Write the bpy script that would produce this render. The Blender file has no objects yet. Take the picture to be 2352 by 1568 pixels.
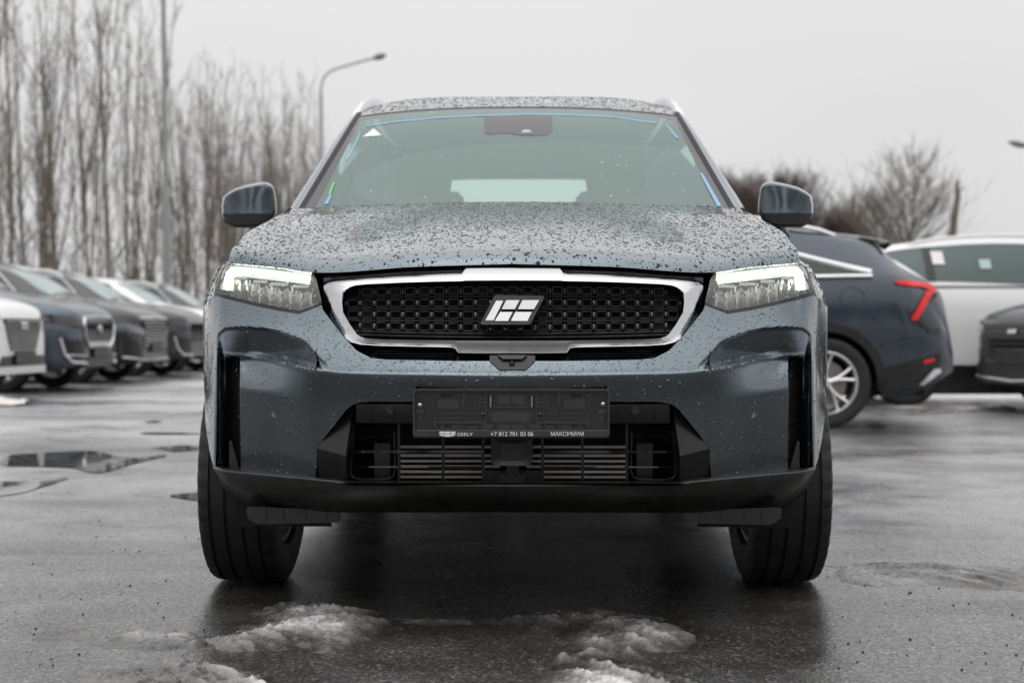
import bpy, math, random
import numpy as np
from mathutils import Vector, Matrix

random.seed(7); rng = np.random.default_rng(7)
R = math.radians
scene = bpy.context.scene
COL = scene.collection

# ------------------------------------------------------------------ camera, sky, sun, exposure
F = 3267.0          # focal length of a 50 mm lens in 2352-pixel-wide units (measuring frame)
H0 = 761.0          # row of the horizon
CAMH = 0.749        # camera height above the tarmac
cam = bpy.data.cameras.new('camera'); cam_ob = bpy.data.objects.new('camera', cam); COL.objects.link(cam_ob)
cam.sensor_width = 36.0; cam.lens = 50.0; cam.clip_start = 0.05; cam.clip_end = 2000
cam_ob.location = (0, 0, CAMH); cam_ob.rotation_euler = (R(90), 0, 0)
cam.shift_y = -(784 - H0) / 2352.0
cam.dof.use_dof = True; cam.dof.focus_distance = 3.55; cam.dof.aperture_fstop = 3.4
scene.camera = cam_ob

world = bpy.data.worlds.new('World'); scene.world = world; world.use_nodes = True
wn = world.node_tree; wn.nodes.clear()
def wnode(t, **k):
    n = wn.nodes.new(t)
    for a, b in k.items(): setattr(n, a, b)
    return n
w_out = wnode('ShaderNodeOutputWorld'); w_bg = wnode('ShaderNodeBackground')
w_sky = wnode('ShaderNodeTexSky', sky_type='NISHITA', sun_disc=False)
w_sky.sun_elevation = R(70); w_sky.sun_rotation = R(200); w_sky.air_density = 2.0; w_sky.dust_density = 6.0
w_hsv = wnode('ShaderNodeHueSaturation'); w_hsv.inputs['Saturation'].default_value = 0.05
w_tc = wnode('ShaderNodeTexCoord')
w_noise = wnode('ShaderNodeTexNoise'); w_noise.inputs['Scale'].default_value = 1.6; w_noise.inputs['Detail'].default_value = 3
w_map = wnode('ShaderNodeMapping'); w_map.inputs['Scale'].default_value = (1, 1, 2.5)
w_ramp = wnode('ShaderNodeValToRGB')
w_ramp.color_ramp.elements[0].position = 0.3; w_ramp.color_ramp.elements[0].color = (6.95, 6.97, 7.12, 1)
w_ramp.color_ramp.elements[1].position = 0.7; w_ramp.color_ramp.elements[1].color = (8.0, 8.0, 8.03, 1)
w_mix = wnode('ShaderNodeMixRGB'); w_mix.inputs['Fac'].default_value = 0.92
w_bg.inputs['Strength'].default_value = 0.10
L = wn.links.new
L(w_tc.outputs['Generated'], w_map.inputs['Vector']); L(w_map.outputs[0], w_noise.inputs['Vector'])
L(w_noise.outputs['Fac'], w_ramp.inputs['Fac'])
L(w_sky.outputs[0], w_hsv.inputs['Color']); L(w_hsv.outputs[0], w_mix.inputs['Color1']); L(w_ramp.outputs[0], w_mix.inputs['Color2'])
w_sep = wnode('ShaderNodeSeparateXYZ'); L(w_tc.outputs['Generated'], w_sep.inputs[0])
w_sq = wnode('ShaderNodeMath', operation='MULTIPLY'); L(w_sep.outputs['Z'], w_sq.inputs[0]); L(w_sep.outputs['Z'], w_sq.inputs[1])
w_ma = wnode('ShaderNodeMath', operation='MULTIPLY_ADD'); L(w_sq.outputs[0], w_ma.inputs[0]); w_ma.inputs[1].default_value = 1.3; w_ma.inputs[2].default_value = 1.0   # overcast luminance rises to the zenith
w_mu = wnode('ShaderNodeMixRGB', blend_type='MULTIPLY'); w_mu.inputs['Fac'].default_value = 1.0; L(w_mix.outputs[0], w_mu.inputs['Color1']); L(w_ma.outputs[0], w_mu.inputs['Color2'])
L(w_mu.outputs[0], w_bg.inputs['Color']); L(w_bg.outputs[0], w_out.inputs['Surface'])

sun = bpy.data.lights.new('sun', 'SUN'); sun.energy = 0.5; sun.angle = R(110); sun.color = (1.0, 0.97, 0.93)
sun_ob = bpy.data.objects.new('sun', sun); COL.objects.link(sun_ob)
sun_ob.rotation_euler = (R(20), 0, R(200 + 180)); sun_ob.location = (0, 0, 20)

scene.render.engine = 'CYCLES'
scene.view_settings.view_transform = 'Standard'; scene.view_settings.look = 'None'
scene.view_settings.gamma = 1.0; scene.view_settings.exposure = 0.0
scene.cycles.use_denoising = True
scene.cycles.volume_bounces = 1; scene.cycles.max_bounces = 8; scene.cycles.transparent_max_bounces = 16
scene.cycles.caustics_reflective = False; scene.cycles.caustics_refractive = False
scene.cycles.sample_clamp_indirect = 6.0

# ------------------------------------------------------------------ materials
MATS = {}
def mat(name, color=(0.5, 0.5, 0.5), rough=0.5, metal=0.0, coat=0.0, coat_r=0.03, spec=0.5, ior=1.5, emit=None, emit_s=0.0, trans=0.0):
    if name in MATS: return MATS[name]
    m = bpy.data.materials.new(name); m.use_nodes = True
    b = m.node_tree.nodes['Principled BSDF']
    b.inputs['Base Color'].default_value = (*color, 1); b.inputs['Roughness'].default_value = rough
    b.inputs['Metallic'].default_value = metal; b.inputs['Coat Weight'].default_value = coat
    b.inputs['Coat Roughness'].default_value = coat_r; b.inputs['Specular IOR Level'].default_value = spec
    b.inputs['IOR'].default_value = ior; b.inputs['Transmission Weight'].default_value = trans
    if emit: b.inputs['Emission Color'].default_value = (*emit, 1); b.inputs['Emission Strength'].default_value = emit_s
    MATS[name] = m
    return m
def nodes(m): return m.node_tree.nodes, m.node_tree.links, m.node_tree.nodes['Principled BSDF']
def noise_node(m, scale, detail=4, rough=0.55, coord='Object', vec_scale=None):
    ns, ls, b = nodes(m)
    tc = ns.new('ShaderNodeTexCoord'); n = ns.new('ShaderNodeTexNoise')
    n.inputs['Scale'].default_value = scale; n.inputs['Detail'].default_value = detail; n.inputs['Roughness'].default_value = rough
    if vec_scale:
        mp = ns.new('ShaderNodeMapping'); mp.inputs['Scale'].default_value = vec_scale
        ls.new(tc.outputs[coord], mp.inputs['Vector']); ls.new(mp.outputs[0], n.inputs['Vector'])
    else: ls.new(tc.outputs[coord], n.inputs['Vector'])
    return n
def ramp_node(m, src, stops):
    ns, ls, b = nodes(m); r = ns.new('ShaderNodeValToRGB'); e = r.color_ramp.elements
    while len(e) < len(stops): e.new(0.5)
    for i, (p, c) in enumerate(stops):
        e[i].position = p; e[i].color = (*c, 1) if len(c) == 3 else c
    ls.new(src, r.inputs['Fac']); return r
def add_bump(m, src, strength, dist, inp='Normal'):
    ns, ls, b = nodes(m); bp = ns.new('ShaderNodeBump'); bp.inputs['Strength'].default_value = strength; bp.inputs['Distance'].default_value = dist
    ls.new(src, bp.inputs['Height']); ls.new(bp.outputs[0], b.inputs[inp]); return bp

def paint(name, color, metal=0.55, rough=0.35, dirt=0.12):
    m = mat(name, color, rough, metal, coat=1.0, coat_r=0.04)
    ns, ls, b = nodes(m)
    n = noise_node(m, 3.0, 5, 0.6)                         # faint road film, dulls the clear coat in streaks
    r = ramp_node(m, n.outputs['Fac'], [(0.35, (0.03,) * 3), (0.75, (0.03 + dirt,) * 3)])
    ls.new(r.outputs[0], b.inputs['Coat Roughness'])
    fl = noise_node(m, 2200, 1, 0.5)                       # metallic flake
    bp = add_bump(m, fl.outputs['Fac'], 0.06, 0.001)
    return m
def plastic(name, color, rough, bump=0.0, scale=400, film=0.0):
    m = mat(name, color, rough)
    ns, ls, b = nodes(m)
    if film:
        n = noise_node(m, 14, 6, 0.65)
        r = ramp_node(m, n.outputs['Fac'], [(0.35, color), (0.8, tuple(c + film for c in color))])
        ls.new(r.outputs[0], b.inputs['Base Color'])
        r2 = ramp_node(m, n.outputs['Fac'], [(0.3, (rough * 0.75,) * 3), (0.75, (min(1, rough * 1.35),) * 3)])
        ls.new(r2.outputs[0], b.inputs['Roughness'])
    if bump:
        n2 = noise_node(m, scale, 3); add_bump(m, n2.outputs['Fac'], bump, 0.001)
    return m
def thin_glass(name, tint, refl_tint=(1, 1, 1), ior=1.5, rough=0.0, boost=1.0, haze=0.0, haze_col=(0.5, 0.6, 0.57)):
    """sheet glass: tinted pass-through plus Fresnel reflection"""
    if name in MATS: return MATS[name]
    m = bpy.data.materials.new(name); m.use_nodes = True; ns = m.node_tree.nodes; ls = m.node_tree.links; ns.clear()
    o = ns.new('ShaderNodeOutputMaterial'); t = ns.new('ShaderNodeBsdfTransparent'); g = ns.new('ShaderNodeBsdfGlossy')
    t.inputs['Color'].default_value = (*tint, 1); g.inputs['Color'].default_value = (*refl_tint, 1); g.inputs['Roughness'].default_value = rough
    fr = ns.new('ShaderNodeFresnel'); fr.inputs['IOR'].default_value = ior
    ge = ns.new('ShaderNodeNewGeometry'); mr = ns.new('ShaderNodeMapRange')      # same Fresnel from both sides of the thin sheet
    mr.inputs['To Min'].default_value = ior; mr.inputs['To Max'].default_value = 1 / ior
    ls.new(ge.outputs['Backfacing'], mr.inputs['Value']); ls.new(mr.outputs[0], fr.inputs['IOR'])
    mu = ns.new('ShaderNodeMath'); mu.operation = 'MULTIPLY'; mu.use_clamp = True; mu.inputs[1].default_value = boost
    ls.new(fr.outputs[0], mu.inputs[0])
    mx = ns.new('ShaderNodeMixShader'); ls.new(mu.outputs[0], mx.inputs[0]); ls.new(t.outputs[0], mx.inputs[1]); ls.new(g.outputs[0], mx.inputs[2])
    last = mx
    if haze:
        d = ns.new('ShaderNodeBsdfDiffuse'); d.inputs['Color'].default_value = (*haze_col, 1)
        m2 = ns.new('ShaderNodeMixShader'); m2.inputs[0].default_value = haze
        ls.new(mx.outputs[0], m2.inputs[1]); ls.new(d.outputs[0], m2.inputs[2]); last = m2
    ls.new(last.outputs[0], o.inputs['Surface']); MATS[name] = m
    return m

M_PAINT = paint('slate_metallic_paint', (0.135, 0.168, 0.190), metal=1.0, rough=0.17)
M_DROP = mat('water_drop_on_paint', (0.115, 0.140, 0.158), 0.08, 1.0, coat=1.0, coat_r=0.01)
M_DROPD = mat('water_bead_on_bonnet', (0.012, 0.015, 0.018), 0.06, 0.0, ior=1.36)
M_DROPC = mat('clear_water_drop', (0.9, 0.95, 0.92), 0.02, 0.0, ior=1.33, trans=1.0)
M_CHROME = mat('chrome', (0.66, 0.66, 0.67), 0.06, 1.0)
ns_, ls_, b_ = nodes(M_CHROME)
n_ = noise_node(M_CHROME, 30, 4, 0.6, vec_scale=(1, 1, 0.25)); r_ = ramp_node(M_CHROME, n_.outputs['Fac'], [(0.4, (0.04,) * 3), (0.75, (0.22,) * 3)]); ls_.new(r_.outputs[0], b_.inputs['Roughness'])
M_SATIN = mat('satin_silver', (0.72, 0.72, 0.73), 0.28, 1.0)
M_GBLACK = plastic('gloss_black_trim', (0.008, 0.008, 0.009), 0.09, film=0.006)
M_BLACK = plastic('black_grained_plastic', (0.014, 0.014, 0.015), 0.30, 0.18, 900, film=0.010)
M_DARK = mat('dark_cavity', (0.004, 0.004, 0.004), 0.8)
M_SEAL = mat('rubber_seal', (0.008, 0.008, 0.008), 0.6)
M_RUBBER = plastic('tyre_rubber', (0.012, 0.012, 0.012), 0.55, 0.3, 260, film=0.012)
M_RAD = mat('radiator_aluminium', (0.74, 0.70, 0.65), 0.45, 0.1)
M_FIN = mat('radiator_fins', (0.03, 0.028, 0.026), 0.6, 0.3)
M_WHITE = mat('white_print', (0.86, 0.86, 0.86), 0.5)
M_STEEL = mat('zinc_screw', (0.7, 0.72, 0.74), 0.3, 0.9)
M_DRL = mat('lit_daytime_lamp', (0.9, 0.95, 0.9), 0.4, emit=(0.93, 1.0, 0.90), emit_s=3.2)
M_DRLCORE = mat('lamp_diffuser', (0.45, 0.48, 0.44), 0.3, emit=(0.90, 1.0, 0.86), emit_s=0.42)
M_LENS = thin_glass('headlamp_lens', (0.93, 0.94, 0.92), ior=1.5, haze=0.15, haze_col=(0.8, 0.82, 0.78))
M_WSHIELD = thin_glass('windscreen_glass', (0.62, 0.76, 0.70), (0.90, 1.0, 0.97), ior=1.5, boost=1.15, rough=0.02, haze=0.20, haze_col=(0.44, 0.62, 0.57))
M_SIDEGLASS = thin_glass('tinted_side_glass', (0.05, 0.06, 0.06), ior=1.5, boost=1.3)
M_FRIT = mat('windscreen_frit', (0.05, 0.045, 0.05), 0.05)
M_TAPE = mat('blue_tape', (0.24, 0.43, 0.64), 0.45)
M_GTAPE = mat('green_label', (0.16, 0.5, 0.2), 0.4)
M_INT = mat('interior_trim', (0.05, 0.05, 0.052), 0.8)
M_REFL = mat('lamp_reflector', (0.62, 0.61, 0.58), 0.18, 1.0)
M_AMBER = mat('amber_insert', (0.75, 0.6, 0.12), 0.3)
M_BEZEL = mat('lamp_bezel', (0.05, 0.05, 0.05), 0.22, 0.3)

# ------------------------------------------------------------------ mesh helpers
def mk(name, V, Fc, mats, parent=None, smooth=True, sharp=None, mi=None):
    me = bpy.data.meshes.new(name)
    me.from_pydata([tuple(map(float, v)) for v in V], [], [tuple(int(i) for i in f) for f in Fc])
    for m in (mats if isinstance(mats, (list, tuple)) else [mats]): me.materials.append(m)
    if mi is not None: me.polygons.foreach_set('material_index', np.asarray(mi, dtype=np.int32))
    if smooth:
        me.polygons.foreach_set('use_smooth', np.ones(len(me.polygons), dtype=bool))
        if sharp: me.set_sharp_from_angle(angle=R(sharp))
    me.validate(clean_customdata=False); me.update()
    o = bpy.data.objects.new(name, me); COL.objects.link(o)
    if parent: o.parent = parent
    return o
def empty(name, loc=(0, 0, 0), rz=0.0, parent=None):
    o = bpy.data.objects.new(name, None); COL.objects.link(o); o.location = loc; o.rotation_euler = (0, 0, rz)
    o.empty_display_size = 0.2
    if parent: o.parent = parent
    return o
def tag(o, label=None, cat=None, group=None, kind=None):
    if label: o['label'] = label
    if cat: o['category'] = cat
    if group: o['group'] = group
    if kind: o['kind'] = kind
    return o
def grid_faces(n, m, off=0, closed=False):
    """n columns, m rows, vertex index off + i*m + j"""
    fs = []
    for i in range(n if closed else n - 1):
        i2 = (i + 1) % n
        for j in range(m - 1): fs.append((off + i * m + j, off + i2 * m + j, off + i2 * m + j + 1, off + i * m + j + 1))
    return fs
class MB:
    def __init__(s): s.v = []; s.f = []; s.m = []
    def add(s, V, Fc, m=0):
        k = len(s.v); s.v += [tuple(map(float, p)) for p in V]; s.f += [tuple(int(i) + k for i in f) for f in Fc]; s.m += [m] * len(Fc); return s
    def grid(s, G, m=0, closed=False):
        n = len(G); q = len(G[0]); return s.add([p for c in G for p in c], grid_faces(n, q, 0, closed), m)
    def box(s, c, d, m=0, rz=0.0, bev=0.0):
        x, y, z = (q / 2 for q in d); ca, sa = math.cos(rz), math.sin(rz)
        b = min(bev, x * .9, y * .9, z * .9)
        if b <= 0:
            P = [(sx * x, sy * y, sz * z) for sz in (-1, 1) for sx, sy in ((-1, -1), (1, -1), (1, 1), (-1, 1))]
            fs = [(3, 2, 1, 0), (4, 5, 6, 7), (0, 1, 5, 4), (1, 2, 6, 5), (2, 3, 7, 6), (3, 0, 4, 7)]
        else:
            P = []
            for zz, i in ((-z, b), (-z + b, 0), (z - b, 0), (z, b)):
                hx, hy = x - i, y - i
                P += [(-hx + b, -hy, zz), (hx - b, -hy, zz), (hx, -hy + b, zz), (hx, hy - b, zz), (hx - b, hy, zz), (-hx + b, hy, zz), (-hx, hy - b, zz), (-hx, -hy + b, zz)]
            fs = [tuple(range(7, -1, -1)), tuple(range(24, 32))]
            for k in range(3):
                for j in range(8): fs.append((k * 8 + j, k * 8 + (j + 1) % 8, k * 8 + 8 + (j + 1) % 8, k * 8 + 8 + j))
        P = [(c[0] + p[0] * ca - p[1] * sa, c[1] + p[0] * sa + p[1] * ca, c[2] + p[2]) for p in P]
        return s.add(P, fs, m)
    def tube(s, pts, r, n=8, m=0, cap=True, closed=False):
        pts = [Vector(p) for p in pts]; k = len(pts); rs = r if isinstance(r, (list, tuple)) else [r] * k
        up = None; G = []
        for i, p in enumerate(pts):
            if closed: t = pts[(i + 1) % k] - pts[i - 1]
            else: t = pts[min(i + 1, k - 1)] - pts[max(i - 1, 0)]
            t.normalize()
            if up is None: up = Vector((0, 0, 1)) if abs(t.z) < 0.9 else Vector((1, 0, 0))
            a = t.cross(up)
            if a.length < 1e-6: a = t.orthogonal()
            a.normalize(); b = a.cross(t); up = b
            G.append([p + (a * math.cos(2 * math.pi * j / n) + b * math.sin(2 * math.pi * j / n)) * rs[i] for j in range(n)])
        V = [q for c in G for q in c]; fs = []
        for i in range(k if closed else k - 1):
            i2 = (i + 1) % k
            for j in range(n): fs.append((i * n + j, i * n + (j + 1) % n, i2 * n + (j + 1) % n, i2 * n + j))
        if cap and not closed: fs += [tuple(range(n - 1, -1, -1)), tuple(range((k - 1) * n, k * n))]
        return s.add(V, fs, m)
    def lathe(s, prof, n, axis='x', c=(0, 0, 0), m=0):
        """prof: list of (axial, radius)"""
        V = []
        for i in range(n):
            a = 2 * math.pi * i / n; ca, sa = math.cos(a), math.sin(a)
            for (q, r) in prof:
                p = {'x': (q, r * ca, r * sa), 'y': (r * ca, q, r * sa), 'z': (r * ca, r * sa, q)}[axis]
                V.append((c[0] + p[0], c[1] + p[1], c[2] + p[2]))
        return s.add(V, grid_faces(n, len(prof), 0, True), m)
    def prism(s, poly, d0, d1, fn, m=0):
        """polygon (a, v) list turned into a slab between depth offsets d0 and d1 with point function fn(a, v, d)"""
        k = len(poly); V = [fn(a, v, d0) for a, v in poly] + [fn(a, v, d1) for a, v in poly]
        fs = [tuple(range(k)), tuple(range(2 * k - 1, k - 1, -1))] + [(i, i + k, (i + 1) % k + k, (i + 1) % k) for i in range(k)]
        return s.add(V, fs, m)
    def build(s, name, mats, parent=None, smooth=True, sharp=35):
        return mk(name, s.v, s.f, mats, parent, smooth, sharp, s.m)
def pch(xs, ys):
    """monotone cubic through the points"""
    xs = np.asarray(xs, float); ys = np.asarray(ys, float); h = np.diff(xs); d = np.diff(ys) / h
    m = np.zeros_like(ys)
    for i in range(1, len(xs) - 1):
        if d[i - 1] * d[i] > 0:
            w1 = 2 * h[i] + h[i - 1]; w2 = h[i] + 2 * h[i - 1]; m[i] = (w1 + w2) / (w1 / d[i - 1] + w2 / d[i])
    m[0] = d[0]; m[-1] = d[-1]
    def f(x):
        x = np.clip(np.asarray(x, float), xs[0], xs[-1]); i = np.clip(np.searchsorted(xs, x) - 1, 0, len(xs) - 2)
        t = (x - xs[i]) / h[i]; t2 = t * t; t3 = t2 * t
        return (2 * t3 - 3 * t2 + 1) * ys[i] + (t3 - 2 * t2 + t) * h[i] * m[i] + (-2 * t3 + 3 * t2) * ys[i + 1] + (t3 - t2) * h[i] * m[i + 1]
    return f
def lin(pts):
    xs, ys = zip(*pts); return lambda x: np.interp(x, xs, ys)
def sst(e0, e1, x):
    t = np.clip((np.asarray(x, float) - e0) / (e1 - e0), 0, 1); return t * t * (3 - 2 * t)
_tab = rng.random((64, 64))
def vnoise(x, y):
    xi = np.floor(x).astype(int); yi = np.floor(y).astype(int); fx = x - xi; fy = y - yi
    fx = fx * fx * (3 - 2 * fx); fy = fy * fy * (3 - 2 * fy)
    g = lambda a, b: _tab[a % 64, b % 64]
    return (g(xi, yi) * (1 - fx) + g(xi + 1, yi) * fx) * (1 - fy) + (g(xi, yi + 1) * (1 - fx) + g(xi + 1, yi + 1) * fx) * fy
def fbm(x, y, o=5, gain=0.5):
    s = 0; a = 1; t = 0
    for k in range(o): s = s + a * vnoise(x * 2 ** k + 17 * k, y * 2 ** k + 5 * k); t += a; a *= gain
    return s / t
_ring = [(math.cos(2 * math.pi * k / 7), math.sin(2 * math.pi * k / 7)) for k in range(7)]
def drops(name, objs, n, rmed, rsig, rmax, material, parent, out=(0, -1, 1), keep=None, stretch=0.5, flat=0.42):
    """scatter flattened water beads over the faces of objs (all share the parent's space); one countless mass"""
    Ps, Ns, As = [], [], []
    for o in objs:
        me = o.data; me.calc_loop_triangles(); nt = len(me.loop_triangles)
        ti = np.empty(nt * 3, dtype=np.int32); me.loop_triangles.foreach_get('vertices', ti)
        co = np.empty(len(me.vertices) * 3, dtype=np.float32); me.vertices.foreach_get('co', co)
        T = co.reshape(-1, 3)[ti.reshape(-1, 3)].astype(float)
        N = np.cross(T[:, 1] - T[:, 0], T[:, 2] - T[:, 0]); A = np.linalg.norm(N, axis=1) + 1e-12
        N /= A[:, None]; sg = np.sign(N @ np.array(out, float)); sg[sg == 0] = 1; N *= sg[:, None]
        Ps.append(T); Ns.append(N); As.append(A)
    T = np.concatenate(Ps); N = np.concatenate(Ns); A = np.concatenate(As)
    if keep is not None: A = A * keep(T.mean(1), N)
    idx = rng.choice(len(T), n, p=A / A.sum()); u = rng.random((n, 2)); sw = u.sum(1) > 1; u[sw] = 1 - u[sw]
    P = T[idx, 0] + (T[idx, 1] - T[idx, 0]) * u[:, :1] + (T[idx, 2] - T[idx, 0]) * u[:, 1:]
    Nn = N[idx]; dn = np.array((0, 0, -1.0)) - Nn * (-Nn[:, 2:3]); l = np.linalg.norm(dn, axis=1, keepdims=True)
    dn = np.where(l > 0.05, dn / np.maximum(l, 1e-6), np.array((0, -1.0, 0))); sd = np.cross(Nn, dn); sd /= np.linalg.norm(sd, axis=1, keepdims=True) + 1e-9
    r = np.minimum(rmed * np.exp(rng.normal(0, rsig, n)), rmax)
    el = 1 + stretch * rng.random(n) * np.clip(l[:, 0], 0.2, 1)
    el2 = 0.85 + 0.3 * rng.random(n)
    V = np.empty((n, 15, 3)); h = r * flat
    for k, (c, s) in enumerate(_ring):
        wob = 0.8 + 0.4 * rng.random(n)
        off = sd * (r * el2 * c * wob)[:, None] + dn * (r * el * s * wob)[:, None]
        V[:, k] = P + off - Nn * 0.0002; V[:, 7 + k] = P + off * 0.72 + Nn * (h * 0.62)[:, None]
    V[:, 14] = P + Nn * h[:, None]
    base = []
    for k in range(7):
        q = (k + 1) % 7; base += [(k, q, 7 + q), (k, 7 + q, 7 + k), (7 + k, 7 + q, 14)]
    base = np.array(base); Fc = (base[None] + (np.arange(n) * 15)[:, None, None]).reshape(-1, 3)
    me = bpy.data.meshes.new(name); me.vertices.add(n * 15); me.vertices.foreach_set('co', V.reshape(-1).astype(np.float32))
    me.loops.add(Fc.size); me.loops.foreach_set('vertex_index', Fc.reshape(-1).astype(np.int32))
    me.polygons.add(len(Fc)); me.polygons.foreach_set('loop_start', (np.arange(len(Fc)) * 3).astype(np.int32))
    me.polygons.foreach_set('use_smooth', np.ones(len(Fc), dtype=bool)); me.materials.append(material); me.update(calc_edges=True)
    o = bpy.data.objects.new(name, me); COL.objects.link(o); o.parent = parent; o['kind'] = 'stuff'
    return o
def text_mesh(name, body, width, material, parent, loc, bold=0.0, xs=1.0, height=None, depth=0.0004):
    """lettering standing in the xz plane, facing -y, left edge at loc"""
    cu = bpy.data.curves.new(name, 'FONT'); cu.body = body; cu.size = 1.0; cu.offset = bold
    ob = bpy.data.objects.new(name, cu); COL.objects.link(ob)
    me = bpy.data.meshes.new_from_object(ob.evaluated_get(bpy.context.evaluated_depsgraph_get()))
    bpy.data.objects.remove(ob)
    co = np.empty(len(me.vertices) * 3, dtype=np.float32); me.vertices.foreach_get('co', co); co = co.reshape(-1, 3)
    mn = co.min(0); mx = co.max(0); sx = width / (mx[0] - mn[0]); sz = height / (mx[1] - mn[1]) if height else sx
    out = np.zeros_like(co); out[:, 0] = (co[:, 0] - mn[0]) * sx; out[:, 2] = (co[:, 1] - mn[1]) * sz
    me.vertices.foreach_set('co', out.reshape(-1)); me.materials.clear(); me.materials.append(material); me.update()
    o = bpy.data.objects.new(name, me); COL.objects.link(o); o.parent = parent; o.location = loc
    return o
# ================================================================== the dark slate crossover facing the camera
Y0 = 4.30                                   # front axle, the car's base point
CAR_YAW = -0.0105
car = tag(empty('parked_car', (0.003 + 0.007, Y0, 0), CAR_YAW),
          'dark slate crossover facing the camera, wet with rain, daytime lamps lit', 'car')
CXC = 1179.0
def P(a, v, D): return (a / F * D, D - Y0, CAMH - (v - H0) / F * D)
base_f = pch([0, 200, 350, 440, 550, 620, 660, 690, 700, 707, 713, 717.5], [3.420, 3.431, 3.465, 3.502, 3.572, 3.630, 3.680, 3.772, 3.82, 3.868, 3.933, 4.03])
vc_f = pch([0, 250, 379, 467, 551, 640, 718], [863, 860, 857, 847, 829, 815, 810])
vert_f = pch([-270, -160, -100, -40, -12, -4, 0, 5, 12, 65, 165, 245], [.137, .098, .066, .026, .0085, .0042, 0, .0006, .002, .016, .036, .052])
def S(a, v):
    a = np.abs(np.asarray(a, float)); fade = 1 - sst(640, 712, a)
    und = sst(300, 560, a) * (1 - sst(672, 690, a)) * np.clip((np.asarray(v, float) - vc_f(a)) / 245, 0, 1.05) * .060
    return base_f(a) + und + vert_f(np.asarray(v, float) - vc_f(a)) * (0.25 + 0.75 * fade) * (1 - sst(708, 717, a))
def PS(a, v, d=0.0): return P(a, v, float(S(a, v)) + d)

ARCH_R, AXZ = 0.415, 0.362
def arch_v(a):                               # where the wheel arch cuts the bumper corner
    D = float(base_f(a)); dy = Y0 - D
    z = AXZ + math.sqrt(max(ARCH_R ** 2 - dy ** 2, 0)) if abs(dy) < ARCH_R else -1
    return H0 + (CAMH - z) / D * F if z > 0 else 2000
brow_f = pch([420, 427, 456, 478, 511, 555, 600, 626, 660, 672, 690], [842, 836.6, 809, 785, 769.6, 757, 751, 750, 752, 759, 780])
vtop_f = lin([(0, 829), (120, 829), (291, 826), (326, 822), (359, 805), (394, 768), (438, 711), (440.5, 699), (462, 709), (493, 721), (540, 713.5), (600, 701), (650, 689), (689, 678), (705, 690), (714, 703), (718, 704)])
vbot_f = lin([(0, 922), (325, 922), (352, 924), (367, 929), (383, 941), (452, 1028), (453, 1094), (690, 1075), (699, 1046), (707, 1000), (713, 945), (718, 860)])
def vbot(a): return min(float(vbot_f(a)), max(arch_v(a), float(vtop_f(a)) + 8))
def inset(a, v):
    a = abs(a); w = float(sst(455, 640, a)); side = float(sst(684, 676, a)) if False else float(1 - sst(676, 684, a))
    b = float(brow_f(a)); st = float(sst(b - 1, b + 5, v)) * (1.0 if a > 427 else 0.0)
    dep = st * (0.018 + 0.100 * min(max((v - b) / 78, 0), 1))
    led = 1 - float(sst(float(vc_f(a)) - 15, float(vc_f(a)) - 1, v))
    dep *= 1 - .55 * float(sst(600, 672, a))
    kl = float(sst(float(vc_f(a)) - 10, float(vc_f(a)) + 80, v)); dep = dep * (1 - kl) + st * .030 * kl
    dep *= float(sst(427, 470, a)) * 0.75 + 0.25 if a < 470 else 1.0
    slot = (float(sst(630, 633, a)) - float(sst(660, 663, a))) * float(sst(820, 824, v)) * (1 - float(sst(1074, 1076, v)))
    return side * dep * (w + (1 - w) * led) + 0.06 * slot

# ---- painted bumper cover
cols = np.unique(np.concatenate([np.linspace(0, 425, 95), np.linspace(425, 700, 160), np.linspace(700, 717.4, 16)]))
cols = np.concatenate([-cols[:0:-1], cols])
NR = 110; G = []; 
for a in cols:
    vt = float(vtop_f(abs(a))); vb = vbot(abs(a)); col = [PS(a, vt, 0.022)]
    for t in np.linspace(0, 1, NR):
        v = vt + (vb - vt) * t; col.append(PS(a, v, inset(a, v)))
    col.append(PS(a, vb, inset(a, vb) + 0.03)); G.append(col)
n, m_ = len(G), len(G[0]); fcs = grid_faces(n, m_); mi = []
for i in range(n - 1):
    am = abs(cols[i] + cols[i + 1]) / 2; vt = float(vtop_f(am)); vb = vbot(am)
    for j in range(m_ - 1):
        v = vt + (vb - vt) * (j - .5) / (NR - 1); mi.append(1 if 630.5 < am < 662.5 and 820.5 < v < 1077 else 0)
bumper = mk('bumper', [p for c in G for p in c], fcs, [M_PAINT, M_DARK], car, True, 50, mi)
for s in (-1, 1):
    MB().prism([(s * 655, 1012), (s * 650, 1012), (s * 631, 1084), (s * 655, 1084)], -0.012, 0.004, lambda a, v, d: P(a, v, 3.80 + d)).build('slot_fin', M_BLACK, car, False)
    q = MB(); c = PS(s * 549, 952, inset(549, 952)); q.lathe([(-.0006, 0), (-.0008, .0075), (.0006, .0082), (.001, .0095), (-.0006, .0100), (-.0004, .0112), (.004, .012)], 20, 'y', c)
    q.build('parking_sensor', M_PAINT, car)
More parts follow.
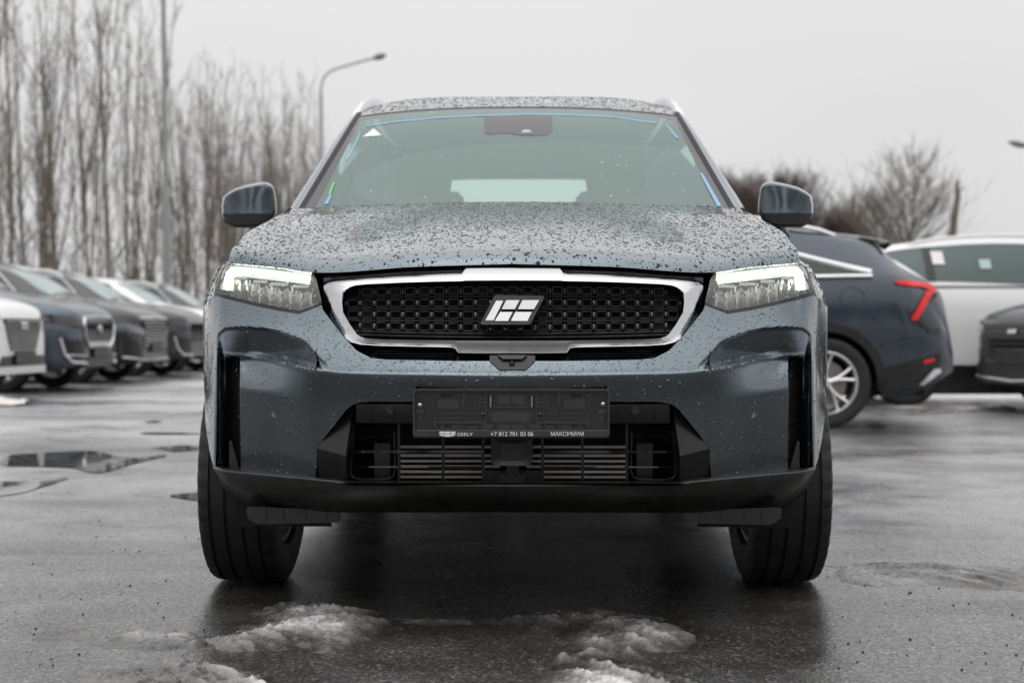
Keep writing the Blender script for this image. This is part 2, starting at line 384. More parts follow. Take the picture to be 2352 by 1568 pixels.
# ---- black ring of the grille opening, back plate
hedge_f = pch([0, 230, 432, 460, 540, 600, 656], [606, 613, 626, 625.5, 614.5, 608.5, 603.5])
G = []
for a in np.linspace(-441, 441, 121):
    vt = float(hedge_f(abs(a))) + 1; vb = float(vtop_f(min(abs(a), 440.4))) + 3
    G.append([PS(a, vt + (vb - vt) * t, 0.050) for t in np.linspace(0, 1, 26)])
MB().grid(G).build('grille_surround', M_GBLACK, car)
for s in (-1, 1):
    G = []
    for a in np.linspace(116, 436, 40):
        v0 = float(hedge_f(a)) + 5.5; v1 = float(np.interp(a, [107, 120, 247, 364, 415, 436], [625, 626, 631.5, 639, 644, 651])) - 0.5
        G.append([PS(s * a, v0, 0.03), PS(s * a, v0 + 1.2, 0.006), PS(s * a, (v0 + v1) / 2, 0.002), PS(s * a, v1, 0.004), PS(s * a, v1 + .5, .03)])
    MB().grid(G).build('grille_top_trim', M_GBLACK, car)
# ---- chrome frame
ring = [(0, 614.5, 0, 645), (60, 614.8, 60, 645.2), (107, 615.4, 107, 645.5), (112, 620, 112, 645.7), (117, 626.5, 117, 646), (180, 629.5, 180, 647), (247, 633, 247, 649), (364, 640.6, 338, 653),
        (405, 644.5, 360, 655.5), (426, 648.5, 371, 659), (436, 655, 384, 667), (436.5, 662, 390, 673), (433, 690, 391, 695), (421, 715, 389, 717.5), (402, 751, 373, 745), (384, 778, 357, 767), (372, 786, 350, 772), (350, 791.5, 338, 776),
        (300, 794.5, 297, 779), (220, 796, 220, 780.3), (140, 797.8, 140, 781), (132, 801, 132, 781), (124.5, 811, 124.5, 781), (60, 812, 60, 781), (0, 812, 0, 781)]
def dens(pts, k=5):
    out = []
    for i in range(len(pts) - 1):
        for t in np.linspace(0, 1, k, endpoint=False): out.append(tuple(p * (1 - t) + q * t for p, q in zip(pts[i], pts[i + 1])))
    return out + [pts[-1]]
hr = dens(ring, 5); loop = hr + [(-a, b, -c, d) for a, b, c, d in hr[-2:0:-1]]
G = []
for (ao, vo, ai, vi) in loop:
    w = float(sst(640, 700, (vo + vi) / 2)); wb = float(sst(755, 785, (vo + vi) / 2))
    outd = (-0.011 + 0.026 * w) * (1 - wb) + wb * (-.016 + .88e-3 * abs(vo - vi))
    c = []
    for k, d in ((0, outd + .03), (0, outd), (.03, outd - .003), (.3, outd * .66 - .0052), (.6, outd * .33 - .0102), (.86, outd * .06 - .0146), (.95, -.016), (1.0, -.013), (1.0, 0.0), (1.0, 0.055)):
        c.append(PS(ao + (ai - ao) * k, vo + (vi - vo) * k, d))
    G.append(c)
MB().grid(G, closed=True).build('grille_frame', M_CHROME, car, True, 40)
# ---- grille insert: backing with slats, studs and cells
grille = MB().grid([[PS(a, v, 0.044) for v in np.linspace(640, 786, 12)] for a in np.linspace(-392, 392, 60)]).build('grille', M_DARK, car)
def inside(a, v):                            # the inner outline of the chrome frame
    a = abs(a)
    if v < 645.5 + a * a / 390 ** 2 * 10: return False
    if v > 781.5 - a * a / 390 ** 2 * 6: return False
    lim = float(np.interp(v, [645, 655, 659, 667, 673, 695, 717, 745, 767, 772, 776, 782], [300, 360, 371, 384, 390, 391, 389, 373, 357, 350, 338, 250]))
    return a < lim
rows = [667, 695.5, 723.8, 752]; sag = lambda a, v: (a / 390.0) ** 2 * 5.0 * (709.5 - v) / 42
acol = [17.2 + 34.3 * k - 0.09 * k * k for k in range(12)]
for v in [653.5, 681, 709.5, 737.8, 766, 774]:
    lim = 391
    while not inside(lim - 2, v + sag(lim, v)) and lim > 100: lim -= 2
    G = []
    for a in np.linspace(-lim, lim, 50):
        vv = v + sag(a, v); G.append([PS(a, vv - 3.0, .04), PS(a, vv - 2.6, .022), PS(a, vv + 1.6, .018), PS(a, vv + 2.8, .024), PS(a, vv + 3.0, .04)])
    MB().grid(G).build('slat', M_BLACK, grille, True, 30)
def proto(q, name, m=M_BLACK): return q.build(name, m, None, True, 30)
st = MB(); G = []
for xx, dd in ((-3.4, .010), (-2.6, .001), (2.6, .001), (3.4, .010)):
    G.append([(xx * 1.05e-3, dd + .012, 8.6e-3), (xx * 1.05e-3, dd, 7.2e-3), (xx * 1.05e-3, dd - .006, -1e-3), (xx * 1.05e-3, dd - .003, -6.6e-3), (xx * 1.05e-3, dd + .012, -8.0e-3)])
st.grid(G); st_me = proto(st, 'stud')
def cellmesh(kind):
    q = MB(); w = 0.0118
    for zz in ((-.0088, .0088) if kind else (-.0088, -.003, .003, .0088)): q.box((0, 0, zz), (2 * w, .009 if abs(zz) > .005 else .006, .0032 if abs(zz) > .005 else .0022), bev=.0008)
    for xx in (-w, w): q.box((xx, .002, 0), (.0018, .008, .019))
    return q
c1 = proto(cellmesh(0), 'grille_cell'); c2 = proto(cellmesh(1), 'grille_cell')
first = {}
def put(src, name, loc, parent):
    if src not in first: first[src] = 1; o = src
    else: o = src.copy(); COL.objects.link(o)
    o.name = name; o.parent = parent; o.location = loc; return o
EMB = [(-41, 677), (74, 679), (41, 745), (-75, 745)]
def in_emb(a, v): return 676 < v < 746 and (-41 - (v - 677) * .5) < a < (74 - (v - 679) * .5)
for r_i, v in enumerate(rows):
    for k in range(len(acol)):
        for s in (-1, 1):
            a = s * acol[k]; vv = v + sag(a, v)
            if inside(abs(a) + 5, vv - 8) and inside(abs(a) + 5, vv + 8) and not in_emb(a, vv): put(st_me, 'stud', PS(a, vv, .014), grille)
            am = s * (acol[k] + acol[min(k + 1, 11)]) / 2 if k < 11 else None
            if am is None: continue
            vm = v + sag(am, v)
            if inside(abs(am) + 13, vm - 9) and inside(abs(am) + 13, vm + 9) and not in_emb(am, vm):
                openc = (k % 2 == 0) or (0 < r_i and 2 < k < 9)
                put(c2 if openc else c1, 'grille_cell', PS(am, vm, .024), grille)
    if not in_emb(0, v): put(c1, 'grille_cell', PS(0, v, .024), grille)
# ---- emblem: black slanted base with five bright facets
eb = MB()
def rnd_poly(p, r):
    out = []
    for i, b in enumerate(p):
        a, c = p[i - 1], p[(i + 1) % len(p)]; A, B, C = (Vector(q) for q in (a, b, c))
        u = (A - B).normalized() * r; w = (C - B).normalized() * r
        for t in (0, .33, .67, 1): q = B + u * (1 - t) ** 2 + w * t ** 2; out.append((q.x, q.y))
    return out
eb.prism(rnd_poly(EMB, 6), -.016, .02, PS)
emb = eb.build('emblem', M_GBLACK, grille, False)
for poly in ([(-37.5, 688), (-20, 688), (-44, 738), (-64, 738)], [(-15.5, 688), (17.5, 688), (5.5, 711), (-26.5, 711)], [(21.5, 688), (63, 688), (50, 711), (10.5, 711)],
             [(-29, 715), (1.5, 715), (-10, 738), (-42.5, 738)], [(5.5, 715), (46, 715), (35, 738), (-5.5, 738)]):
    V = []; q = MB(); cx = sum(p[0] for p in poly) / 4; cv = sum(p[1] for p in poly) / 4
    inner = [(cx + (p[0] - cx) * .93, cv + (p[1] - cv) * .90) for p in poly]
    V = [PS(a, v, -.016) for a, v in poly] + [PS(a, v, -.0265 + .00022 * (v - 700)) for a, v in inner]
    q.add(V, [(4, 5, 6, 7)] + [(i, (i + 1) % 4, (i + 1) % 4 + 4, i + 4) for i in range(4)]); q.build('badge_facet', M_CHROME, grille, False)
# ---- lower lip of the grille: vents and camera housing
for s in (-1, 1):
    for vv in (806, 812, 818, 824):
        a0, a1 = 128 + (vv - 800) * .2, 330 - (vv - 800) * 1.0
        MB().grid([[PS(s * a, vv - 1.2, .044), PS(s * a, vv - .9, .036), PS(s * a, vv + .9, .036), PS(s * a, vv + 1.2, .044)] for a in np.linspace(a0, a1, 16)]).build('vent_slat', M_GBLACK, car)
q = MB(); q.prism([(-52, 816), (52, 816), (52, 829), (30, 849), (-30, 849), (-52, 829)], -.004, .05, PS)
cam_h = q.build('front_camera', M_BLACK, car, False)
q = MB(); q.prism([(-33, 815), (33, 815), (22, 824), (-22, 824)], -.012, .01, PS); q.build('camera_hood', M_GBLACK, cam_h, False)
q = MB(); c = PS(-1, 834, -.002); q.lathe([(-.007, 0), (-.0075, .003), (-.006, .0045), (-.006, .007), (.004, .009)], 20, 'y', c); q.build('camera_lens', M_GBLACK, cam_h)

# ---- headlamps
hl_top = lin([(440, 697), (442, 683), (452, 642), (460, 627), (540, 616), (600, 610), (652, 605.5), (662, 609), (672, 618), (684, 646), (689.5, 668)])
hl_bot = lin([(440, 697), (462, 704), (493, 713), (540, 705), (600, 692.5), (689.5, 670)])
hl_bot2 = lin([(440, 701), (462, 709.5), (493, 721.5), (540, 714), (600, 701.5), (650, 689.5), (689.5, 678)])
for s in (-1, 1):
    A = np.concatenate([np.linspace(440, 462, 14), np.linspace(462, 650, 60)[1:], np.linspace(650, 689.5, 26)[1:]])
    # housing
    G = []
    for a in A:
        t, b = float(hl_top(a)), float(hl_bot(a))
        G.append([PS(s * a, t, .0)] + [PS(s * a, t + (b - t) * k, .085) for k in np.linspace(.0, 1, 8)] + [PS(s * a, b, .0)])
    lamp = MB().grid(G).build('headlamp', M_BEZEL, car)
    G = []
    for a in A:
        b, b2 = float(hl_bot(a)), float(hl_bot2(a)); G.append([PS(s * a, b - 1, .012), PS(s * a, b + .5, -.001), PS(s * a, b2 - 1, -.001), PS(s * a, b2, .02)])
    MB().grid(G).build('lamp_seal', M_GBLACK, lamp)
    # lit L-shaped light guide
    path = [(466, 640, 5.2), (500, 635.5, 5.4), (560, 628.5, 5.6), (620, 622, 5.8), (642, 620.5, 6.0), (652, 622.5, 6.4), (657, 629, 6.8), (659, 640, 7), (660.5, 653, 6.8), (662, 666, 6.2)]
    path = dens(path, 5); G = []
    for i, (a, v, w) in enumerate(path):
        a0, v0, _ = path[max(i - 1, 0)]; a1, v1, _ = path[min(i + 1, len(path) - 1)]; tx, tv = a1 - a0, v1 - v0; l = math.hypot(tx, tv); nx, nv = -tv / l, tx / l
        G.append([PS(s * (a + nx * w * k), v + nv * w * k, d) for k, d in ((-1, .045), (-.95, .028), (-.4, .022), (.4, .022), (.95, .028), (1, .045))])
    MB().grid(G).build('light_guide', M_DRL, lamp)
    G = []
    for i, (a, v, w) in enumerate(path):
        a0, v0, _ = path[max(i - 1, 0)]; a1, v1, _ = path[min(i + 1, len(path) - 1)]; tx, tv = a1 - a0, v1 - v0; l = math.hypot(tx, tv); nx, nv = -tv / l, tx / l
        inn = 14 if i < 22 else 17
        G.append([PS(s * (a + nx * k), v + nv * k, d) for k, d in ((-w - (8 if i > 22 else 5), .036), (inn, .05))])
    MB().grid(G).build('light_diffuser', M_DRLCORE, lamp)
    for (u0, u1, vc_) in ((536, 564, 639), (581, 611, 647), (625, 660, 653), (673, 708, 658)):
        a0, a1 = CXC - u1, CXC - u0; vb = float(hl_bot((a0 + a1) / 2)) - 2; q = MB()
        q.prism([(s * (a0 - 1), vc_ - 4), (s * (a1 + 1), vc_ - 4), (s * (a1 + 1), vc_ + 3), (s * (a0 - 1), vc_ + 3)], .012, .07, PS)
        q.build('module_cap', mat('lamp_cap', (0.72, 0.74, 0.70), 0.25), lamp, False)
        G = []
        for k in np.linspace(-.35, 1.25, 14):
            a = a0 + (a1 - a0) * k; wob = .007 * math.sin(k * 9.4)
            G.append([PS(s * a, vc_ + 4 + (vb - vc_ - 4) * t, .050 + wob * (0.4 + .6 * t) + .02 * t * t) for t in np.linspace(0, 1, 6)])
        MB().grid(G).build('reflector', M_REFL, lamp, True, 20)
        q = MB(); am = a0 + (a1 - a0) * .7; q.box(PS(s * am, vc_ + 14, .040), (.004, .004, .012), bev=.001); q.build('amber_insert', M_AMBER, lamp)
    G = []
    for a in A:
        t, b = float(hl_top(a)), float(hl_bot(a)); G.append([PS(s * a, t + (b - t) * k, .001 - .006 * math.sin(k * math.pi)) for k in np.linspace(0, 1, 12)])
    lens = MB().grid(G).build('lamp_lens', M_LENS, lamp)
    drops('water_beads', [lens], 150, .0013, .4, .003, M_DROPC, lamp)

# ---- black lower trim facets beside the intake
for s in (-1, 1):
    A_, B_, C_, E_, G_ = (367, 929), (451, 1029), (379, 1046), (451, 1098), (381, 1104); T_ = (358, 929)
    V = [PS(s * 367, 928, .050), PS(s * 452, 1029, -.010), PS(s * 384, 1047, -.006), PS(s * 452, 1098, .014), PS(s * 384, 1106, .020), PS(s * 357, 928, .066), PS(s * 377, 1047, .026), PS(s * 378, 1106, .05),
         PS(s * 357, 928, .16), PS(s * 377, 1047, .17), PS(s * 378, 1106, .17), PS(s * 452, 1029, .03), PS(s * 367, 928, .08), PS(s * 454, 1098, .04)]
    fs = [(0, 1, 2), (1, 3, 4, 2), (0, 2, 6, 5), (2, 4, 7, 6), (5, 6, 9, 8), (6, 7, 10, 9), (0, 12, 11, 1), (1, 11, 13, 3)]
    mk('intake_cheek', V, fs, M_BLACK, car, False)
# ---- valance / skirt with its dirty ledge
def lip_v(a):
    a = abs(a); return float(np.interp(a, [0, 372, 392, 407, 664, 690, 697], [1114, 1112.5, 1108, 1105, 1081, 1074.5, 1073]))
def bot_v(a): return float(np.interp(abs(a), [0, 395, 560, 600, 619, 640, 659, 675, 682, 690, 697], [1176, 1177, 1170, 1166, 1162, 1150, 1135, 1115, 1100, 1085, 1078]))
G = []; Ac = np.linspace(-692, 692, 181)
for a in Ac:
    l, b = lip_v(a), bot_v(a); ob = float(np.interp(abs(a), [0, 372, 395, 690], [.10, .10, .035, .03])); c = []
    back = 0.06
    und = float(sst(300, 560, abs(a)) * (1 - sst(672, 690, abs(a)))) * .062
    c.append(PS(a, l - 9, back)); c.append(PS(a, l - 3.2, -.016 - und)); c.append(PS(a, l - 1, -.024 - und)); c.append(PS(a, l + 2.5, -.027 - und))
    for t in (.12, .3, .5, .7, .85, 1): c.append(PS(a, l + (b - l) * t, -.027 - und + .022 * t + .16 * t ** 3))
    c.append(PS(a, b, .35)); G.append(c)
M_LEDGE = plastic('dirty_black_plastic', (0.014, 0.0135, 0.013), 0.32, 0.2, 700, film=0.015)
MB().grid(G).build('front_skirt', M_LEDGE, car, True, 32)
for s in (-1, 1):
    q = MB(); pts = []
    q.prism(rnd_poly([(s * 616, 1163), (s * 612, 1192), (s * 590, 1204), (s * 396, 1200), (s * 396, 1172)], 9), .11, .15, lambda a, v, d: P(a, v, 3.60 + d))
    dfl = q.build('air_deflector', M_BLACK, car, False)
    for a0 in (430, 478, 530, 570):
        q = MB(); q.prism(rnd_poly([(s * a0, 1172), (s * (a0 + 16), 1172), (s * (a0 + 16), 1195), (s * a0, 1195)], 3), .104, .115, lambda a, v, d: P(a, v, 3.60 + d)); q.build('deflector_rib', M_BLACK, dfl, False)
# ---- lower intake
G = [[PS(a, v, d) for v, d in ((923, .03), (928, .016), (950, .012), (971, .014), (974, .022), (974, .12))] for a in np.linspace(-360, 360, 40)]
strip = MB().grid(G).build('intake_strip', M_GBLACK, car, True, 40)
for s in (-1, 1):
    q = MB(); c = PS(s * 281, 944, .010); q.lathe([(-.004, 0), (-.004, .006), (-.003, .0072), (-.001, .0075), (-.001, .0088), (-.004, .0095), (-.0035, .0112), (.004, .012)], 24, 'y', c); q.build('parking_sensor', M_BLACK, strip)
    q = MB(); q.box(PS(s * 326, 950, .012), (.0012, .002, .045)); q.build('panel_gap', M_DARK, strip, False)
intake = MB().grid([[P(a, v, 3.78) for v in (925, 1115)] for a in (-400, 400)]).build('lower_intake', M_DARK, car)
MB().grid([[P(a, 1109, 3.45), P(a, 1112, 3.80)] for a in (-400, 400)]).build('intake_floor', M_BLACK, intake)
for s in (-1, 1):
    for a, w in ((262, 6), (160, 6), (68, 7)):
        q = MB(); q.prism([(s * a - w / 2, 972), (s * a + w / 2, 972), (s * a + w / 2, 1112), (s * a - w / 2, 1112)], .05, .085, PS); q.build('upright', M_BLACK, intake, False)
    for v, w, dd in ((1003, 2.5, .06), (1037, 6, .045), (1072, 3, .055)):
        a1 = 376 - (1111 - v) * .08
        G = []
        for a in np.linspace(66 if v > 1010 else 200, a1, 24): G.append([PS(s * a, v - w / 2, dd + .03), PS(s * a, v - w / 2, dd), PS(s * a, v + w / 2, dd - .002), PS(s * a, v + w / 2, dd + .03)])
        MB().grid(G).build('crossbar', M_GBLACK, intake, True, 30)
    pts = [PS(s * a, v, .062) for a, v in ((272, 990), (270, 1080), (274, 1092), (284, 1099), (300, 1101), (350, 1101), (366, 1098), (373, 1088), (371, 1040), (366, 990))]
    MB().tube(pts, .0035, 8).build('pocket_frame', M_BLACK, intake)
    for v in (1026, 1046, 1058.6, 1071, 1083, 1095):
        q = MB(); d = 3.66; q.prism([(s * 30, v - 3.2), (s * 259, v - 3.2), (s * 259, v + 3), (s * 30, v + 3)], -.006, .01, lambda a, v, dd: P(a, v, 3.66 + dd)); q.build('radiator_tube', M_RAD, intake, False)
    for v in np.arange(980, 1012, 6.2):
        q = MB(); q.prism([(s * 60, v), (s * 300, v), (s * 300, v + 1.2), (s * 60, v + 1.2)], 0, .01, lambda a, v, dd: P(a, v, 3.68 + dd)); q.build('condenser_fin', M_FIN, intake, False)
    q = MB()
    for k in range(58):
        a = 64 + k * 3.36; q.prism([(s * a, 1024), (s * (a + 1.1), 1024), (s * (a + 2.2), 1104), (s * (a + 1.1), 1104)], 0, .004, lambda a, v, dd: P(a, v, 3.675 + dd))
    o = q.build('radiator_fins', M_FIN, intake, False); o['kind'] = 'stuff'
    q = MB()
    q.prism([(s * 283, 1018), (s * 320, 1018), (s * 320, 1098), (s * 283, 1098)], 0, .05, lambda a, v, dd: P(a, v, 3.66 + dd)); q.build('air_duct', M_BLACK, intake, False)
# radar sensor on its bracket
q = MB(); pl = rnd_poly([(-50, 1004), (46, 1004), (46, 1062), (36, 1069), (-40, 1069), (-50, 1062)], 6)
cx, cv = -2, 1037; V = [PS(a, v, .045) for a, v in pl] + [PS(a, v, .024) for a, v in pl] + [PS(cx + (a - cx) * .62, cv + (v - cv) * .66, .030) for a, v in pl]; k = len(pl)
fs = [(r * k + i, r * k + (i + 1) % k, (r + 1) * k + (i + 1) % k, (r + 1) * k + i) for r in range(2) for i in range(k)] + [tuple(range(2 * k, 3 * k))]
radar = mk('radar_sensor', V, fs, M_BLACK, intake, False)
q = MB(); q.prism(rnd_poly([(-28, 1017), (25, 1017), (25, 1056), (-28, 1056)], 3), .0275, .036, PS); q.build('radar_cover', plastic('satin_grey_plastic', (0.03, 0.03, 0.031), 0.38), radar, False)
q = MB(); q.prism([(-15, 1066), (14, 1066), (14, 1096), (-15, 1096)], .035, .07, PS); q.prism([(-66, 1080), (66, 1080), (66, 1112), (-66, 1112)], .06, .08, PS); q.build('bracket', M_BLACK, radar, False)
q = MB(); q.prism(rnd_poly([(-31, 1088), (28, 1088), (30, 1108), (-33, 1108)], 4), .02, .06, PS); q.build('bracket_foot', M_BLACK, radar, False)
# ---- licence plate holder without a plate
DPL = 3.418
def PP(u, v, d=0): return P(u - CXC, v, DPL + d)
plate = MB().prism(rnd_poly([(953, 895), (1400, 895), (1400, 1006), (953, 1006)], 6), .004, .012, PP).build('plate_holder', M_BLACK, car, False)
M_PL = plastic('plate_holder_plastic', (0.034, 0.031, 0.030), 0.32, 0.15, 600, film=0.012)
G = []
outl = rnd_poly([(950, 892), (1403, 892), (1403, 1006.5), (950, 1006.5)], 9); inl = rnd_poly([(956, 898.5), (1397, 898.5), (1397, 987), (956, 987)], 5)
G = [[PP(*o, .012), PP(*o, -.002), PP(o[0] * .8 + i[0] * .2, o[1] * .8 + i[1] * .2, -.006), PP(i[0] * .9 + o[0] * .1, i[1] * .9 + o[1] * .1, -.006), PP(*i, -.004), PP(*i, .005)] for o, i in zip(outl, inl)]
MB().grid(G, closed=True).build('holder_frame', M_PL, plate, True, 40)
def rib(u0, v0, u1, v1, d=.0, th=.006, mm=M_PL, r=2, name='rib'):
    q = MB(); q.prism(rnd_poly([(u0, v0), (u1, v0), (u1, v1), (u0, v1)], min(r, abs(u1 - u0) * .45, abs(v1 - v0) * .45)), d, d + th, PP); return q.build(name, mm, plate, False)
def mir(u0, v0, u1, v1, **k):
    rib(u0, v0, u1, v1, **k); rib(2 * 1176.5 - u1, v0, 2 * 1176.5 - u0, v1, **k)
mir(1002, 967, 1119, 972.5, d=-.001); mir(998, 961, 1004.5, 981, d=-.002); mir(1117, 900, 1120.5, 969, d=.0); mir(1127, 900, 1129.5, 969, d=.0)
mir(1007, 917, 1056, 939, d=.0015, th=.003); mir(996, 917, 1000, 939, d=.001); mir(992, 906, 1008, 910, d=.001); mir(1064, 898, 1070, 933, d=0); mir(1092, 921, 1096, 940, d=.001); mir(1100, 921, 1104, 936, d=.001)
mir(1020, 948, 1045, 952, d=.001); mir(1048, 948, 1066, 952, d=.001); mir(1070, 948, 1096, 952, d=.001); mir(1099, 948, 1120, 952, d=.001); mir(1033, 958, 1064, 962, d=.001)
for vv in (913, 922, 931): mir(1104, vv, 1121, vv + 4, d=.0005)
mir(1015, 975, 1060, 985, d=.002, th=.002); mir(1064, 974, 1068, 986, d=.001); mir(1078, 977, 1100, 986, d=.002, th=.002); mir(1108, 973, 1136, 985, d=-.001)
mir(958, 939, 977, 949, d=-.001); mir(966, 953, 972, 969, d=.001); rib(1131, 945, 1221, 969, d=.003, th=.001); mir(1146, 908, 1174, 927, d=.0025, th=.0015); mir(1147, 975, 1174, 986, d=.003, th=.001)
rib(1131, 932.5, 1221, 935.5, d=.001)
mir(1016, 905, 1040, 911, d=.0035, th=.0005, mm=M_DARK, name='opening'); mir(1022, 976, 1040, 981, d=.0015, th=.0005, mm=M_DARK, name='opening'); mir(1124.5, 908, 1134, 937, d=.0005, th=.0005, mm=M_DARK, name='opening')
mir(1127, 909, 1131.5, 935, d=-.003, th=.003, mm=mat('sprung_steel_clip', (0.25, 0.25, 0.25), .3, .9), name='clip')
for u in (1111.5, 1241.5):
    c = PP(u, 951, .002); q = MB(); q.lathe([(-.0055, .0001), (-.0045, .003), (-.002, .005), (.001, .0055)], 14, 'y', c); q.build('stud', M_PL, plate)
for u, v in ((966.5, 930), (1387, 927.6)):
    c = PP(u, v, .0); q = MB(); q.lathe([(-.004, .0001), (-.004, .0015), (-.0045, .0022), (-.003, .0045), (.002, .0050)], 16, 'y', c); sc = q.build('screw', M_STEEL, plate)
    q = MB(); q.box((c[0], c[1] - .0046, c[2]), (.0045, .0006, .0009)); q.box((c[0], c[1] - .0047, c[2]), (.0009, .0006, .0045)); q.build('screw_cross', M_DARK, plate, False)
kx = DPL / F
p0 = PP(1051.8, 1000.6, -.0066); text_mesh('lettering', 'GEELY', 37 * kx, M_WHITE, plate, p0, .006, height=7.2 * kx)
p0 = PP(1129.5, 1001, -.0066); text_mesh('lettering', '+7 812 701 03 06', 98 * kx, M_WHITE, plate, p0, .006, height=9.8 * kx)
p0 = PP(1267.5, 1000.4, -.0066); text_mesh('lettering', '\u041c\u0410\u041a\u0421\u0418\u041c\u0423\u041c', 75.5 * kx, M_WHITE, plate, p0, .006, height=9.4 * kx)
# shield-shaped print of six cells
def cellpoly(i, j):
    xs = [1010.8, 1022.5, 1037.2, 1049]; g = .5
    def vb(x): t = abs(x - 1029.9) / 19.1; return 1002.4 - 4.4 * max(0, t - .25) ** 2 / .56
    x0, x1 = xs[i] + g, xs[i + 1] - g
    if j == 0: return [(x0, 990.6), (x1, 990.6), (x1, 995.6), (x0, 995.6)]
    return [(x0, 996.5), (x1, 996.5)] + [(x, vb(x)) for x in np.linspace(x1, x0, 6)]
q = MB()
for i in range(3):
    for j in range(2): q.prism(cellpoly(i, j), -.0067, -.0060, PP)
q.build('badge_print', M_WHITE, plate, False)

# ---- bonnet
hx = np.linspace(0, 1, 61); NT = 70
rearY = lambda s: 4.56 - .06 * s ** 2
frontA = lambda s: 655.5 * s
edge_X = pch([3.82, 3.86, 4.0, 4.25, 4.5, 4.6], [.752, .752, .760, .735, .712, .708]); edge_Z = pch([3.82, 3.86, 4.0, 4.25, 4.5, 4.6], [.930, .955, .998, 1.063, 1.140, 1.158])
def bonnet_pt(s, t):
    sa = abs(s); sg = 1 if s >= 0 else -1
    a = frontA(sa); v = float(hedge_f(a)); D0 = float(S(a, v)) - .012; X0_, _, Zf = P(a, v, D0)
    D1 = rearY(sa); D = D0 + (D1 - D0) * t
    # section at this depth: width follows the shut line, height the centre profile
    Xe = float(edge_X(max(D, 3.82))); X1 = Xe * sa
    k = min(1, t / .30); k = k * k * (3 - 2 * k); X = X0_ * (1 - k) + X1 * k
    Zr = 1.163 - .026 * sa ** 2 - .0 * sa
    lipd = .030 * (1 - math.exp(-t / .018)); Z = Zf + lipd + (Zr - Zf - .030) * (1.12 * t - .12 * t * t)
    ridge = .016 * math.exp(-((sa - .80) / .085) ** 2) * float(sst(.02, .35, t)) - .010 * math.exp(-((sa - .60) / .15) ** 2) * float(sst(.05, .5, t)) + .006 * float(1 - sst(.33, .40, sa)) * float(sst(.03, .3, t))
    ridge *= 1 - .85 * float(sst(.60, .98, t))
    return (sg * X, D - Y0, Z + ridge)
G = []
for s in np.concatenate([-hx[:0:-1], hx]):
    G.append([tuple(np.array(bonnet_pt(s, 0)) + (0, .03, -.004))] + [bonnet_pt(s, t) for t in np.linspace(0, 1, NT) ** 1.35] + [tuple(np.array(bonnet_pt(s, 1)) + (0, .05, -.02))])
bonnet = MB().grid(G).build('bonnet', M_PAINT, car, True, 60)

# ---- flanks: wings, doors, quarter panels
xs_f = pch([3.795, 3.872, 3.935, 4.03, 4.20, 5.0, 6.5, 7.3, 7.8, 8.02, 8.12], [.8010, .8380, .8590, .8850, .906, .915, .92, .915, .88, .82, .69])
sec_f = pch([.22, .30, .45, .70, .78, .84, .905, .935, .96], [-.045, -.020, -.004, 0, 0, -.006, -.034, -.050, -.08])
belt_X = pch([3.79, 4.5, 4.62, 4.95, 5.5, 7.4, 7.85, 8.02, 8.12], [.752, .712, .72, .846, .850, .845, .80, .74, .62]); belt_Z = pch([3.79, 4.0, 4.25, 4.5, 4.62, 4.95, 5.5, 7.4, 7.85, 8.12], [.955, .998, 1.063, 1.14, 1.13, 1.06, 1.07, 1.13, 1.12, 1.08])
REAR_AX = Y0 + 2.85
def zbot_main(Y):
    z = .235
    if Y < 4.03: z = float(np.interp(Y, [3.795, 3.85, 3.945, 4.03], [.8455, .8327, .819, .8193])) 
    for ax in (Y0, REAR_AX):
        d = abs(Y - ax)
        if d < ARCH_R: z = max(z, AXZ + math.sqrt(ARCH_R ** 2 - d * d))
    if Y > 7.7: z = max(z, .235 + (Y - 7.7) * .5)
    return z
Yc = np.unique(np.concatenate([np.linspace(3.797, 4.029, 20), np.linspace(4.031, Y0 + ARCH_R, 34), [Y0 + ARCH_R + .001], np.linspace(Y0 + ARCH_R + .02, REAR_AX - ARCH_R - .001, 30), np.linspace(REAR_AX - ARCH_R, REAR_AX + ARCH_R, 40), [REAR_AX + ARCH_R + .001], np.linspace(REAR_AX + ARCH_R + .02, 8.12, 16)]))
side_objs = []
for s in (-1, 1):
    G = []
    for Y in Yc:
        zb = zbot_main(Y); xb = float(xs_f(Y)); zk = .935; zt = float(belt_Z(Y)); xt = float(belt_X(Y)); c = []
        tuck = .03 if zb > .3 else 0
        c.append((s * (xb + float(sec_f(zb)) - .05), Y - Y0, zb + .002)); 
        for t in np.linspace(0, 1, 16):
            z = zb + (zk - zb) * t; c.append((s * (xb + float(sec_f(z))), Y - Y0, z))
        xk = xb + float(sec_f(zk))
        for t in np.linspace(0, 1, 8)[1:]:
            c.append((s * (xk + (xt - xk) * t), Y - Y0, zk + (zt - zk) * (t ** 1.15)))
        G.append(c)
    side_objs.append(MB().grid(G).build('side_panel', M_PAINT, car, True, 45))
# bonnet shut line gap
for s in (-1, 1):
    MB().tube([(s * (float(edge_X(Y)) + .002), Y - Y0, float(edge_Z(Y)) - .003) for Y in np.linspace(3.86, 4.5, 20)], .0028, 6).build('shut_line', M_SEAL, car)
